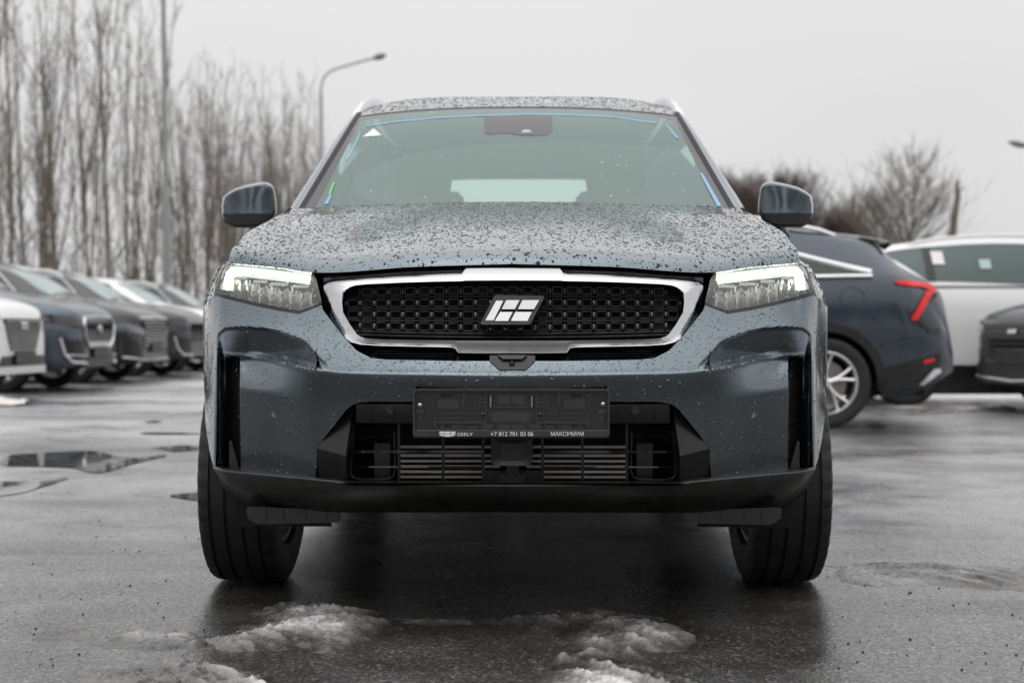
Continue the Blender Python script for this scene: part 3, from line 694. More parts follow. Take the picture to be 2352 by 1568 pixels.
# ---- greenhouse
xr_f = pch([4.55, 5.40, 5.6, 5.9, 6.6, 7.4, 7.90, 8.0, 8.12], [.742, .615, .612, .612, .615, .60, .565, .60, .62])
zr_f = pch([4.55, 5.40, 5.55, 5.9, 6.4, 7.1, 7.90, 8.0, 8.12], [1.060, 1.564, 1.608, 1.662, 1.685, 1.680, 1.628, 1.38, 1.10])
cr_f = pch([4.55, 5.40, 5.9, 6.4, 7.9, 8.12], [.062, .036, .054, .050, .035, .04]); ex_f = pch([4.55, 5.4, 5.7, 7.9, 8.12], [2.2, 2.4, 5, 5, 2.2])
def top_pt(f, Y):
    xr = float(xr_f(Y)); return (f * xr, Y - Y0, float(zr_f(Y)) + float(cr_f(Y)) * (1 - abs(f) ** float(ex_f(Y))))
def ray_ws(a, v, out=.0):                     # point of the windscreen seen at (a, v)
    lo, hi = 4.5, 5.46
    for _ in range(40):
        D = (lo + hi) / 2; X = a / F * D; Z = CAMH - (v - H0) / F * D; f = max(-1, min(1, X / float(xr_f(D))))
        if Z > top_pt(f, D)[2]: lo = D
        else: hi = D
    D -= out; return P(a, v, D)
q_lin = np.linspace(-1, 1, 41)
fl = lambda Y: float(np.interp(Y, [4.55, 5.36], [.915, .952]))
WY0, WY1 = 4.57, 5.395
def ytop(f): return WY1 - .034 - .05 * abs(f) ** 8
# windscreen
G = []
for f in np.linspace(-1, 1, 41): G.append([top_pt(f * fl(Y), Y) for Y in WY0 + (ytop(f) - WY0) * np.linspace(0, 1, 30)])
wsh = MB().grid(G).build('windscreen', M_WSHIELD, car)
frit = MB(); up = (0, -.0, .0)
for s in (-1, 1):
    frit.grid([[top_pt(s * (fl(Y) + (1 - fl(Y)) * k), Y) for Y in WY0 + (ytop(1) - WY0) * np.linspace(0, 1, 30)] for k in np.linspace(0, 1, 4)])
frit.grid([[top_pt(f * (fl(ytop(f)) if k == 0 else 1) if False else f * (fl(5.36) if abs(f) <= 1 else 1), ytop(f) + (WY1 - ytop(f)) * k) for k in np.linspace(0, 1, 4)] for f in np.linspace(-1, 1, 41)])
for s in (-1, 1): frit.grid([[top_pt(s * (fl(5.36) + (1 - fl(5.36)) * k), ytop(1) + (WY1 - ytop(1)) * j) for j in np.linspace(0, 1, 3)] for k in np.linspace(0, 1, 3)])
frit.build('windscreen_band', M_FRIT, wsh, True, 60)
def ws_patch(name, poly, material, out=.003):
    k = len(poly); return mk(name, [ray_ws(a, v, out) for a, v in poly], [tuple(range(k))], material, wsh, False)
def ws_strip(name, top, bot, material, out=.003): return MB().grid([[ray_ws(p[0] + (q[0] - p[0]) * k, p[1] + (q[1] - p[1]) * k, out) for k in np.linspace(0, 1, 9)] for p, q in zip(top, bot)]).build(name, material, wsh)
ctr = 6.0
xsb = np.linspace(-82, 74, 14); wavy = [304, 309, 308, 306.5, 306, 306.5, 309, 311, 312, 312, 311.5, 311.5, 311, 300]
ws_strip('sensor_cover', [(x + ctr, 264.5 if abs(x) < 78 else 266) for x in xsb], [(x + ctr, v) for x, v in zip(xsb, wavy)], M_FRIT)
ws_patch('sensor_window', [(3 + ctr, 305), (8 + ctr, 298), (22 + ctr, 298), (28 + ctr, 305)], mat('sensor_glass', (.35, .45, .42), .1), .006)
ws_patch('warning_sticker', [(823 - CXC, 314), (849 - CXC, 294.6), (867 - CXC, 310.5)], mat('white_sticker', (.8, .78, .78), .5), .004)
tp = [(u - CXC, v) for u, v in ((831, 289), (900, 279), (1000, 270), (1100, 265), (1206, 262), (1300, 264), (1400, 269), (1498, 283.5))]
ws_strip('blue_tape', [(a, v - 1.3) for a, v in tp], [(a, v + 1.3) for a, v in tp], M_TAPE, .006)
for t0, t1, w in (((818, 305), (787, 366), 2.4), ((1521, 287), (1547, 318), 3), ((1602, 398), (1645, 474), 5), ((752, 447), (741, 468), 4.5)):
    ws_strip('blue_tape', [(t0[0] - CXC - w * .6, t0[1]), (t1[0] - CXC - w, t1[1])], [(t0[0] - CXC + w * .6, t0[1]), (t1[0] - CXC + w, t1[1])], M_TAPE, .006)
ws_strip('green_label', [(756 - CXC, 418), (746 - CXC, 446)], [(761 - CXC, 418), (752 - CXC, 446)], M_GTAPE, .006)
# roof and hatch
Yr = np.unique(np.concatenate([np.linspace(WY1, 5.9, 16), np.linspace(5.9, 7.9, 20), np.linspace(7.9, 8.12, 12)]))
G = [[top_pt(f, Y) for f in q_lin] for Y in Yr]; fs = []
for i in range(len(Yr) - 1):
    for j in range(40):
        if 7.925 <= Yr[i] < 8.065 and abs(q_lin[j] + q_lin[j + 1]) / 2 < .86: continue
        fs.append((i * 41 + j, (i + 1) * 41 + j, (i + 1) * 41 + j + 1, i * 41 + j + 1))
roof = mk('roof', [p for c in G for p in c], fs, M_PAINT, car, True, 50)
ii = [i for i in range(len(Yr)) if 7.925 <= Yr[i] < 8.08]
MB().grid([[top_pt(f, Yr[i]) for f in q_lin if abs(f) <= .87] for i in ii]).build('rear_window', thin_glass('rear_glass', (.80, .88, .84), boost=.6), car)
MB().grid([[tuple(np.array(top_pt(f, WY1 + d)) + (0, 0, .001 + e)) for d, e in ((-.008, -.004), (-.004, .001), (.004, .001), (.008, -.004))] for f in q_lin]).build('windscreen_seal', M_SEAL, roof)
# rear end
MB().grid([[(x, 8.12 - Y0 + .03 * (1 - (x / .7) ** 2), z) for z in np.linspace(.40, 1.12, 14)] for x in np.linspace(-.68, .68, 20)]).build('tailgate', M_PAINT, car)
for s in (-1, 1):
    po = lambda Y: (float(np.interp(Y, [4.55, 4.75, 5.45, 7.9], [.052, .048, .030, .02])), float(np.interp(Y, [4.55, 5.45], [.026, .016])))
    Yp = np.linspace(4.55, 8.12, 60); G = []; Gs = []; Gb = []
    for Y in Yp:
        dx, dz = po(Y); xr, zr = float(xr_f(Y)), float(zr_f(Y)); ox, oz = xr + dx, zr - dz; bx, bz = float(belt_X(Y)), float(belt_Z(Y))
        G.append([(s * (xr), Y - Y0, zr), (s * (xr + dx * .35), Y - Y0, zr + .004 - dz * .1), (s * (xr + dx * .75), Y - Y0, zr - dz * .45), (s * ox, Y - Y0, oz)])
        if Y > 4.75: Gs.append([(s * (ox + (bx - ox) * t + .008 * math.sin(t * math.pi)), Y - Y0, oz + (bz - oz) * t) for t in np.linspace(0, 1, 9)])
    MB().grid(G).build('roof_pillar', M_PAINT, car, True, 50)
    fs = []; V = [p for c in Gs for p in c]; gl = []
    Yg = [Y for Y in Yp if Y > 4.75]
    for i in range(len(Yg) - 1):
        for j in range(8): (gl if 4.95 < Yg[i] < 7.55 and 1 <= j <= 6 and abs(Yg[i] - 6.25) > .05 else fs).append((i * 9 + j, (i + 1) * 9 + j, (i + 1) * 9 + j + 1, i * 9 + j + 1))
    mk('side_frame', V, fs, M_GBLACK, car); mk('side_window', V, gl, M_SIDEGLASS, car)
    # black strip between windscreen and pillar
    MB().grid([[(s * (float(xr_f(Y)) + d), Y - Y0, float(zr_f(Y)) + e) for d, e in ((-.016, .003), (-.012, .006), (.002, .007), (.005, .002))] for Y in np.linspace(4.56, 5.46, 24)]).build('pillar_strip', M_SEAL, car)
    # roof rail
    pts = [(.632, 5.47, 1.560), (.624, 5.53, 1.610), (.606, 5.63, 1.662), (.590, 5.76, 1.690), (.584, 5.95, 1.712), (.583, 6.5, 1.740), (.575, 7.2, 1.725), (.565, 7.55, 1.690), (.56, 7.68, 1.64)]
    G = []
    fX = pch([p[1] for p in pts], [-p[0] for p in pts]); fZ = pch([p[1] for p in pts], [p[2] for p in pts])
    for Y in np.concatenate([np.linspace(5.47, 5.95, 22), np.linspace(6.1, 7.68, 18)]):
        x, z = -float(fX(Y)), float(fZ(Y)); G.append([(s * (x + a), Y - Y0, z + b) for a, b in ((-.016, -.035), (-.015, -.006), (-.008, .003), (.008, .003), (.018, -.006), (.020, -.035))])
    MB().grid(G).build('roof_rail', M_SATIN, car, True, 40)
# ---- mirrors
for s in (-1, 1):
    out = [(513, 451), (522, 443), (541, 432), (562, 425.5), (585, 420.5), (603, 418.2), (613, 418.5), (622, 422.5), (628, 430), (631, 442), (633.5, 462), (635, 486), (629, 500), (622, 511), (606, 519), (590, 522), (565, 523.5), (538, 523), (522, 517), (513, 506), (509, 492), (508.5, 472)]
    DM = 4.93; shift = 0 if s < 0 else 0
    ctr_ = (573, 472); G = []; mi_rows = []
    def mp(u, v, d): a = (CXC - u) ; return P(s * (a + 9), v, DM + d)
    levels = [(.86, -.050), (.94, -.047), (.985, -.034), (1.0, -.010), (1.0, .06), (.96, .085), (.90, .09)]
    for (u, v) in dens(out + [out[0]], 3)[:-1]:
        G.append([mp(ctr_[0] + (u - ctr_[0]) * k, ctr_[1] + (v - ctr_[1]) * k, d - .018 * (1 - ((u - ctr_[0]) / 66) ** 2) * (k < .99)) for k, d in levels])
    nG = len(G); V = [p for c in G for p in c]; fs = grid_faces(nG, len(levels), 0, True); dmi = []
    zsp = mp(570, 491.5, 0)[2]
    k0 = len(V); V += [mp(*ctr_, -.066)]; 
    front = [(i * 7, ((i + 1) % nG) * 7, k0) for i in range(nG)]
    # front skin as rings towards the centre so that it stays smooth
    V = V[:-1]; rings = []
    for kk in (.6, .3):
        rings.append(len(V)); V += [mp(ctr_[0] + (u - ctr_[0]) * .86 * kk, ctr_[1] + (v - ctr_[1]) * .86 * kk, -.050 - .018 * (1 - ((u - ctr_[0]) * kk / 66) ** 2) - .004 * (1 - kk)) for (u, v) in dens(out + [out[0]], 3)[:-1]]
    cen = len(V); V.append(mp(*ctr_, -.072))
    for i in range(nG):
        j = (i + 1) % nG; fs.append((i * 7, j * 7, rings[0] + j, rings[0] + i)); fs.append((rings[0] + i, rings[0] + j, rings[1] + j, rings[1] + i)); fs.append((rings[1] + i, rings[1] + j, cen))
    bk = len(V); V.append(mp(*ctr_, .09)); fs += [(i * 7 + 6, bk, ((i + 1) % nG) * 7 + 6) for i in range(nG)]
    import bmesh
    mirror_ = mk('door_mirror', V, fs, [M_PAINT, M_BLACK], car, False); bm = bmesh.new(); bm.from_mesh(mirror_.data)
    for zz in (zsp, zsp - .003): bmesh.ops.bisect_plane(bm, geom=bm.verts[:] + bm.edges[:] + bm.faces[:], plane_co=(0, 0, zz), plane_no=(0, 0, 1))
    for f_ in bm.faces: f_.material_index = int(f_.calc_center_median().z < zsp - .0015); f_.smooth = True
    bm.to_mesh(mirror_.data); bm.free(); mirror_.data.set_sharp_from_angle(angle=R(40))
    MB().tube([mp(598, 516, .0), mp(590, 528, .04), mp(580, 540, .12), mp(585, 552, .26)], [.030, .026, .026, .03], 10).build('mirror_arm', M_BLACK, mirror_)
    MB().grid([[mp(u, v, -.020), mp(u, v + 1.2, -.038), mp(u, v + 5, -.036), mp(u, v + 6.5, -.01)] for u, v in ((514, 505), (524, 511), (540, 513.5), (560, 515), (580, 516), (596, 520), (604, 527))]).build('mirror_lip', M_BLACK, mirror_)
    mk('turn_signal', [mp(511, 452, -.02), mp(515, 450, -.035), mp(515, 468, -.035), mp(511, 468, -.02)], [(0, 1, 2, 3)], mat('clear_lamp', (.8, .8, .8), .2), mirror_, False)
# ---- wheels
def make_wheel(name, parent, loc, width, Rt, Rr, side, spokes=5, rim_mat=None, treads=True):
    w = width / 2; n = 168 if treads else 64
    prof = [(-w * .80, Rr * .97), (-w * .93, Rr * 1.02), (-w * 1.0, Rr * 1.18), (-w * 1.0, Rt * .90), (-w * .985, Rt * .945), (-w * .935, Rt * .978), (-w * .84, Rt * .994)]
    tr = []
    for g0 in (-.62, -.22, .22, .62):
        tr += [(g0 * w - .006, Rt), (g0 * w - .005, Rt - .008), (g0 * w + .005, Rt - .008), (g0 * w + .006, Rt)]
    prof = prof + tr + [(-q, r) for q, r in prof[::-1]]
    q = MB(); q.lathe(prof, n, 'x')
    if treads:
        k = len(prof)
        for i in range(n):
            if i % 4 == 0:
                for j in list(range(4, 7)) + list(range(k - 7, k - 4)):
                    x, y, z = q.v[i * k + j]; f = 1 - .005 / Rt; q.v[i * k + j] = (x, y * f, z * f)
    rim = MB(); so = side
    rim.lathe([(so * w * .80, Rr * .985), (so * w * .93, Rr * 1.0), (so * w * .95, Rr * .97), (so * w * .86, Rr * .93), (so * w * .30, Rr * .88), (-so * w * .8, Rr * .93), (-so * w * .82, Rr)], 48, 'x')
    for kk in range(spokes):
        th = 2 * math.pi * kk / spokes + .31
        for dth in (-.16, .16):
            pts = []
            for rr, t in ((.12, .25), (.45, .45), (.68, .9), (.95, 1.25)):
                ang = th + dth * t * 1.1; xx = so * w * (.72 - .06 * math.sin(rr * 3)); pts.append((xx, rr * Rr * math.cos(ang), rr * Rr * math.sin(ang)))
            rim.tube(pts, [Rr * .075, Rr * .06, Rr * .055, Rr * .06], 6)
    rim.lathe([(so * w * .80, .001), (so * w * .82, Rr * .10), (so * w * .74, Rr * .19), (so * w * .5, Rr * .2)], 24, 'x')
    o = rim.build(name, rim_mat or M_SATIN, parent, True, 40); o.location = loc
    q.build('tyre', M_RUBBER, o, True, 30)
    d = MB(); d.lathe([(so * w * .2, .001), (so * w * .2, Rr * .72), (so * w * .05, Rr * .72), (so * w * .05, .001)], 32, 'x'); d.build('brake_disc', mat('brake_steel', (.28, .25, .23), .45, .8), o)
    return o
for s in (-1, 1):
    for yy in (0.0, 2.85): make_wheel('wheel', car, (s * .777, yy, .36), .218, .36, .245, s).rotation_euler = (0, -s * R(2.0), 0)
    # arch liner
    G = [[(s * x, Yl - Y0, zl) for x in (.50, min(.885, float(xs_f(max(Yl, 3.87))) - .035 - .05 * (Yl < 4.0)))] for Yl, zl in [(Y0 + math.cos(t) * .43, AXZ + math.sin(t) * .43) for t in np.linspace(-.35, math.pi + .35, 24)]]
    MB().grid(G).build('arch_liner', M_DARK, car)
# ---- underbody and cabin
q = MB(); q.box((0, 2.0, .335), (1.30, 4.1, .16), bev=.03); q.box((0, 1.6, .50), (1.7, 2.0, .3)); q.box((0, .05, .42), (1.1, .9, .3)); q.build('underbody', M_DARK, car, False)
q = MB(); q.box((0, .35, .86), (1.2, .9, .22)); q.build('engine_cover', M_DARK, car, False)
q = MB(); G = [[(x, y, z - .05 * (x / .7) ** 2) for y, z in ((.30, .98), (.34, 1.075), (.60, 1.09), (.80, 1.08), (.86, .95), (.86, .6))] for x in np.linspace(-.72, .72, 13)]; q.grid(G); q.build('dashboard', M_INT, car)
q = MB(); q.tube([(.36 + .18 * math.cos(t), .98 + .06 * math.sin(t), 1.06 + .16 * math.sin(t)) for t in np.linspace(0, 2 * math.pi, 29)[:-1]], .014, 8, closed=True); q.box((.36, .99, 1.05), (.16, .05, .09), bev=.02); q.build('steering_wheel', M_INT, car)
for s in (-1, 1):
    q = MB(); G = []
    for zz, hw, yy in ((.62, .24, 1.55), (.95, .25, 1.66), (1.22, .235, 1.74), (1.30, .19, 1.77), (1.32, .12, 1.78), (1.40, .13, 1.79), (1.50, .13, 1.81), (1.54, .09, 1.82)):
        G.append([(s * .415 + hw * math.cos(t), yy + .06 * math.sin(t), zz) for t in np.linspace(0, 2 * math.pi, 17)[:-1]])
    k = 16; q.add([p for c in G for p in c], [(i * k + j, i * k + (j + 1) % k, (i + 1) * k + (j + 1) % k, (i + 1) * k + j) for i in range(7) for j in range(k)] + [tuple(range(7 * k, 8 * k))])
    q.box((s * .38, 1.35, .60), (.5, .5, .16), bev=.05); q.build('front_seat', M_INT, car)
q = MB(); q.box((0, 2.75, .95), (1.25, .16, .66), bev=.06); q.box((0, 2.45, .58), (1.3, .6, .2), bev=.05)
q.build('rear_bench', M_INT, car)
for x in (-.40, .40): q = MB(); q.box((x, 2.80, 1.36), (.24, .09, .17), bev=.03); q.build('headrest', M_INT, car)
# inner walls so the cabin reads dark
for s in (-1, 1): MB().grid([[(s * (float(xr_f(Y)) - .03 + (.22 - (float(zr_f(Y)) - 1.1) * .32) * t), Y - Y0, float(zr_f(Y)) - .04 - (float(zr_f(Y)) - 1.06) * t) for t in (0, 1)] for Y in (7.0, 7.3, 7.6, 7.86)]).build('cabin_lining', M_INT, car)
MB().grid([[(f * float(xr_f(Y)) * .97, Y - Y0, top_pt(f, Y)[2] - .02) for f in np.linspace(-1, 1, 15)] for Y in np.linspace(5.42, 7.86, 12)]).build('headlining', mat('headlining', (.25, .25, .25), .9), car)
# ---- rain beads
drops('water_beads', [bonnet], 27000, .0016, .52, .0058, M_DROPD, car, flat=.30, keep=lambda c, n: np.where(c[:, 1] < -.62, .5, 1.0))
drops('water_beads', [bumper], 9000, .00125, .45, .0040, M_DROP, car, out=(0, -1, .3), keep=lambda c, n: np.where(n[:, 2] > .15, 1.0, .14), flat=.45)
drops('water_beads', side_objs, 3200, .0020, .45, .005, M_DROPD, car, out=(0, -.2, 1), keep=lambda c, n: (c[:, 1] < .3) * (n[:, 2] > .12) * 1.0)
drops('water_beads', [roof], 5500, .0024, .5, .006, M_DROPD, car, flat=.3, out=(0, 0, 1), keep=lambda c, n: (c[:, 1] < 1.75) * 1.0)
drops('water_beads', [wsh], 380, .0011, .45, .003, M_DROPC, car)
# ================================================================== the other parked cars
M_BGLASS = mat('car_window_glass', (0.30, 0.38, 0.36), 0.06, 0.0, spec=0.8, ior=1.7)  # pale green-grey base stands in for sky reflected in the windscreens
M_DGLASS = mat('dark_car_glass', (0.020, 0.026, 0.026), 0.05, 0.0, ior=1.55)
M_RED = mat('red_lamp', (0.50, 0.008, 0.010), 0.25, emit=(1, .02, .015), emit_s=.25)
M_CLEAR = mat('lamp_glass_grey', (0.25, 0.26, 0.27), 0.1, 0.4, coat=1.0)
def P_white(): return paint('white_paint', (0.90, 0.90, 0.905), metal=0.0, rough=0.35, dirt=.05)
PW = P_white(); PB = paint('deep_blue_paint', (0.022, 0.036, 0.056), metal=.5); PSB = paint('steel_blue_paint', (0.06, 0.085, 0.108), metal=.6)
PK = paint('black_paint', (0.010, 0.010, 0.012), metal=.2); PG = paint('graphite_paint', (0.032, 0.032, 0.037), metal=.6)
class Suv:
    def __init__(s, name, label, loc, rz, paint_m, L=4.68, W=.93, H=1.69, wb=2.80, fo=.90, belt=1.08, fast=0.0, group=None, tail=None):
        s.L = L; s.root = tag(empty(name, loc, rz), label, 'car', group); s.pm = paint_m; s.W = W
        k = H / 1.66; s.ax = (fo, fo + wb); s.R = .35; s.ar = .40
        y = lambda *v: [q / 4.68 * L for q in v]
        s.xs = pch(y(0, .04, .10, .25, .5, .9, 2, 3.6, 4.3, 4.55, 4.68), [W * q for q in (.60, .73, .82, .915, .965, 1, 1.005, 1, .96, .89, .76)])
        s.zr = pch(y(0, .03, .1, .5, 1.2, 1.3, 2.05, 2.35, 3.0, 3.7, 4.22, 4.46, 4.60, 4.68), [.72, .82, .90, 1.00, 1.085, 1.115, 1.53 * k, 1.60 * k, 1.62 * k, (1.585 - .06 * fast) * k, (1.515 - .15 * fast) * k, 1.14, 1.03, .70])
        if tail:
            ys_ = y(0, .03, .1, .5, 1.2, 1.3, 2.05, 2.35, 3.0); s.zr = pch(ys_ + [p[0] for p in tail], [.72, .82, .90, 1.00, 1.085, 1.115, 1.53 * k, 1.60 * k, 1.61 * k] + [p[1] for p in tail])
        s.xr = pch(y(0, .1, .5, 1.2, 1.3, 2.05, 2.4, 3.6, 4.22, 4.46, 4.68), [W * q for q in (.52, .70, .76, .78, .785, .665, .67, .66, .60, .74, .64)])
        s.cr = pch(y(0, .1, .5, 1.3, 2.05, 3.0, 4.2, 4.68), [.03, .04, .05, .06, .05, .055, .04, .03])
        s.bz = pch(y(0, .1, .5, 1.2, 2, 3.6, 4.2, 4.5, 4.68), [.68, .82, .90, belt - .09, belt - .04, belt + .04, belt + .05, .95, .66])
        s.sec = pch([0, .15, .45, .62, .85, 1], [-.035, -.008, 0, .006, -.012, -.055])
    def zb(s, y):
        z = .24
        if y < .25: z = .24 + (.25 - y) * .25
        if y > s.L - .4: z = .24 + (y - s.L + .4) * .5
        for a in s.ax:
            if abs(y - a) < s.ar: z = max(z, s.R + math.sqrt(s.ar ** 2 - (y - a) ** 2))
        return z
    def side(s, y, z, out=0.0):
        b = float(s.bz(y)); t = (z - .24) / (b - .24)
        if t <= 1: return float(s.xs(y)) + float(s.sec(t)) + out
        x0 = float(s.xs(y)) - .055; g = (z - b) / max(float(s.zr(y)) - b, .01); return x0 + (float(s.xr(y)) - x0) * g + .02 * math.sin(g * math.pi) + out
    def body(s):
        cols = np.unique(np.concatenate([[0, .012, .03, .06, .1, .16, .25, .36], np.linspace(.48, s.L - .5, 44), s.ax[0] + s.ar * np.cos(np.linspace(0, math.pi, 22)), s.ax[1] + s.ar * np.cos(np.linspace(0, math.pi, 22)), [s.L - .4, s.L - .3, s.L - .22, s.L - .14, s.L - .08, s.L - .04, s.L - .015, s.L]]))
        full = []
        for y in cols:
            zb, b = s.zb(y), float(s.bz(y)); h = [(s.side(y, zb) - .05, zb + .001)] + [(s.side(y, zb + (b - zb) * t), zb + (b - zb) * t) for t in np.linspace(0, 1, 14)]
            zr = float(s.zr(y)); 
            h += [(s.side(y, b + (zr - b) * t), b + (zr - b) * t) for t in np.linspace(0, 1, 8)[1:]]
            xr, cr = float(s.xr(y)), float(s.cr(y)); h += [(xr * f, zr + cr * (1 - f ** 2.6)) for f in (.9, .75, .55, .3, 0)]
            full.append([(-x, y, z) for x, z in h] + [(x, y, z) for x, z in h[-2::-1]])
        q = MB().grid(full)
        for e in (0, -1):
            c = full[e]; n = len(c); q.add([(p[0], p[1] + (-.012 if e == 0 else .012) * 0, p[2]) for p in c], [tuple(range(n))])
        s.shell = q.build('body', s.pm, s.root, True, 40)
        u = MB(); u.box((0, s.L / 2, .30), (s.W * 1.7, s.L - .5, .10)); u.box((0, s.L / 2, .55), (s.W * 1.45, s.L - .8, .5)); u.build('underbody', M_DARK, s.root, False)
        for a in s.ax:
            for sd in (-1, 1):
                g = [[(sd * x, a + math.cos(t) * (s.ar + .004), s.R + math.sin(t) * (s.ar + .004)) for x in (s.W * .62, s.W * .985)] for t in np.linspace(-.1, math.pi + .1, 18)]
                MB().grid(g).build('arch_liner', M_DARK, s.root)
    def wheels(s, rim=None, sp=5, sides=(-1, 1)):
        for a in s.ax:
            for sd in sides: make_wheel('wheel', s.root, (sd * (s.W - .125), a, s.R), .235, s.R, s.R * .70, sd, sp, rim, treads=False)
    def gp(s, y, g, sd, out):                 # point on the greenhouse side: g 0 belt .. 1 roof edge
        b, zr = float(s.bz(y)), float(s.zr(y)); z = b + (zr - b) * g; return (sd * (s.side(y, z) + out), y, z)
    def side_glass(s, y0, y1, gtop, gbot=lambda y: .06, trim=M_SATIN, glass=None, pillars=(), tr=.010, sides=(-1, 1)):
        for sd in sides:
            ys = np.linspace(y0, y1, 40); G = [[s.gp(y, gbot(y) + (max(gtop(y), gbot(y) + .01) - gbot(y)) * t, sd, .006) for t in np.linspace(0, 1, 7)] for y in ys]
            w = MB().grid(G).build('side_window', glass or M_DGLASS, s.root)
            if trim:
                lp = [c[0] for c in G] + [c[-1] for c in G[::-1]]; lp = [(p[0] + sd * .004, p[1], p[2]) for p in lp]
                MB().tube(lp[:40] , tr, 6).build('window_trim', trim, s.root); MB().tube(lp[40:], tr * 1.1, 6).build('window_trim', trim, s.root)
            for yp in pillars:
                MB().grid([[s.gp(yp + d, gbot(yp) + (gtop(yp) - gbot(yp)) * t, sd, .010) for t in np.linspace(0, 1, 5)] for d in (-.045, .045)]).build('door_pillar', M_GBLACK, s.root)
    def top(s, f, y, out=0): return (float(s.xr(y)) * f, y - out * .5, float(s.zr(y)) + float(s.cr(y)) * (1 - abs(f) ** 2.6) + out)
    def screens(s, glass=None):
        k = s.L / 4.68
        MB().grid([[s.top(f, y, .006) for y in np.linspace(1.34 * k, 2.02 * k, 10)] for f in np.linspace(-.93, .93, 17)]).build('windscreen', glass or M_BGLASS, s.root)
        MB().grid([[s.top(f, y, .008) for y in np.linspace(4.23 * k, 4.44 * k, 8)] for f in np.linspace(-.86, .86, 13)]).build('rear_window', M_DGLASS, s.root)
    def fy(s, x):                             # depth of the nose skin at half width x
        ys = np.linspace(0, .6, 61); return float(np.interp(abs(x), s.xs(ys), ys))
    def fpatch(s, name, poly, m, out=.008, parent=None):
        """four-cornered patch wrapped on the nose, corners (x, z)"""
        (a, b, c, d) = [np.array(p, float) for p in poly]; G = []
        for t in np.linspace(0, 1, 14):
            lo = a + (b - a) * t; hi = d + (c - d) * t
            G.append([(lambda p: (p[0], s.fy(p[0]) - out + (.0 if p[1] < .74 else (p[1] - .74) * .28), p[1]))(lo + (hi - lo) * u) for u in np.linspace(0, 1, 6)])
        return MB().grid(G).build(name, m, parent or s.root)
    def ftube(s, name, pts, r, m, out=.012):
        P_ = dens([tuple(map(float, p)) for p in pts], 6); return MB().tube([(x, s.fy(x) - out + (0 if z < .74 else (z - .74) * .28), z) for x, z in P_], r, 8).build(name, m, s.root)
    def lamps(s, m=None, z0=.70, z1=.80, x0=.52):
        for sd in (-1, 1): s.fpatch('headlamp', [(sd * x0, z0), (sd * s.W * .955, z0 + .07), (sd * s.W * .955, z1 + .09), (sd * x0, z1)], m or M_CLEAR)
    def mirrors(s):
        for sd in (-1, 1):
            q = MB(); q.box((sd * (s.W + .08), 1.62, 1.10), (.22, .12, .15), bev=.04); q.box((sd * (s.W - .02), 1.66, 1.05), (.12, .06, .05), bev=.01); q.build('door_mirror', s.pm, s.root)
    def rails(s, m=None):
        for sd in (-1, 1):
            ys = np.linspace(2.15, 3.95, 16); MB().tube([(sd * (float(s.xr(y)) - .015), y, float(s.zr(y)) + .045 - .05 * (abs(y - 3.05) / .9) ** 6) for y in ys], .020, 6).build('roof_rail', m or M_SATIN, s.root)
    def plate(s, z=.48, out=.03):
        q = MB(); q.box((0, s.fy(0) - out, z), (.52, .02, .13), bev=.006); q.build('plate_holder', M_BLACK, s.root)

XR = -5.12; GRP = None
def row_car(i, Y, x, label, pm):
    c = Suv('parked_car', label, (x - .2, Y, 0), R(86), pm, group='cars parked in the row before the bare trees', H=1.60); c.root.scale = (1, 1, 1.11); return c
# near white car, only its nose is in view
c = row_car(0, 15.3, -5.06, 'white crossover nose with studded black grille, cut by the left edge', PW); c.body(); c.wheels(); c.screens(); c.side_glass(1.5, 3.9, lambda y: .93 if y > 2.1 else .1 + (y - 1.5) * 1.3, pillars=(2.6,)); c.lamps(z0=.78, z1=.84, x0=.56); c.mirrors(); c.rails()
g = c.fpatch('grille', [(-.32, .48), (.32, .48), (.50, .80), (-.50, .80)], M_GBLACK)
for r_ in range(8):
    for k_ in range(-7, 8):
        z = .50 + r_ * .038; x = (k_ + .5 * (r_ % 2)) * .062
        if abs(x) < .32 + (z - .48) * .5: put_o = MB().box((x, c.fy(x) - .014 + max(0, z - .74) * .28, z), (.030, .012, .016), bev=.004).build('grille_stud', M_SATIN, g)
c.fpatch('badge', [(-.09, .70), (.09, .70), (.09, .77), (-.09, .77)], M_CHROME, .022); c.fpatch('grille_edge', [(-.42, .45), (.42, .45), (.36, .485), (-.36, .485)], PW, .012)
c.fpatch('skid_plate', [(-.60, .27), (.60, .27), (.66, .34), (-.66, .34)], M_SATIN, .014); c.fpatch('lower_grille', [(-.62, .345), (.62, .345), (.55, .44), (-.55, .44)], M_BLACK, .010); c.plate(.42)
# steel-blue car with the rounded grille
c = row_car(1, 18.25, -5.10, 'steel blue crossover with rounded chrome-ringed grille, second from the left edge', PSB); c.body(); c.wheels(); c.screens(); c.side_glass(1.5, 4.0, lambda y: .93 if y > 2.1 else .1 + (y - 1.5) * 1.3, pillars=(2.6,)); c.lamps(mat('smoked_lamp', (.05, .05, .055), .1, .3, coat=1.0), .70, .78); c.mirrors(); c.rails()
c.fpatch('grille', [(-.42, .52), (.42, .52), (.50, .80), (-.50, .80)], M_GBLACK); c.ftube('grille_ring', [(-.38, .50), (-.49, .60), (-.53, .76), (-.46, .83), (0, .845), (.46, .83), (.53, .76), (.49, .60), (.38, .50), (0, .485), (-.38, .50)], .017, M_SATIN)
c.fpatch('grille_lip', [(-.36, .49), (.36, .49), (.42, .56), (-.42, .56)], M_SATIN, .014)
q = MB(); q.lathe([(-.02, .001), (-.02, .04), (-.008, .055), (.02, .057)], 24, 'y', (0, c.fy(0) - .012, .70)); q.build('badge', M_CHROME, c.root)
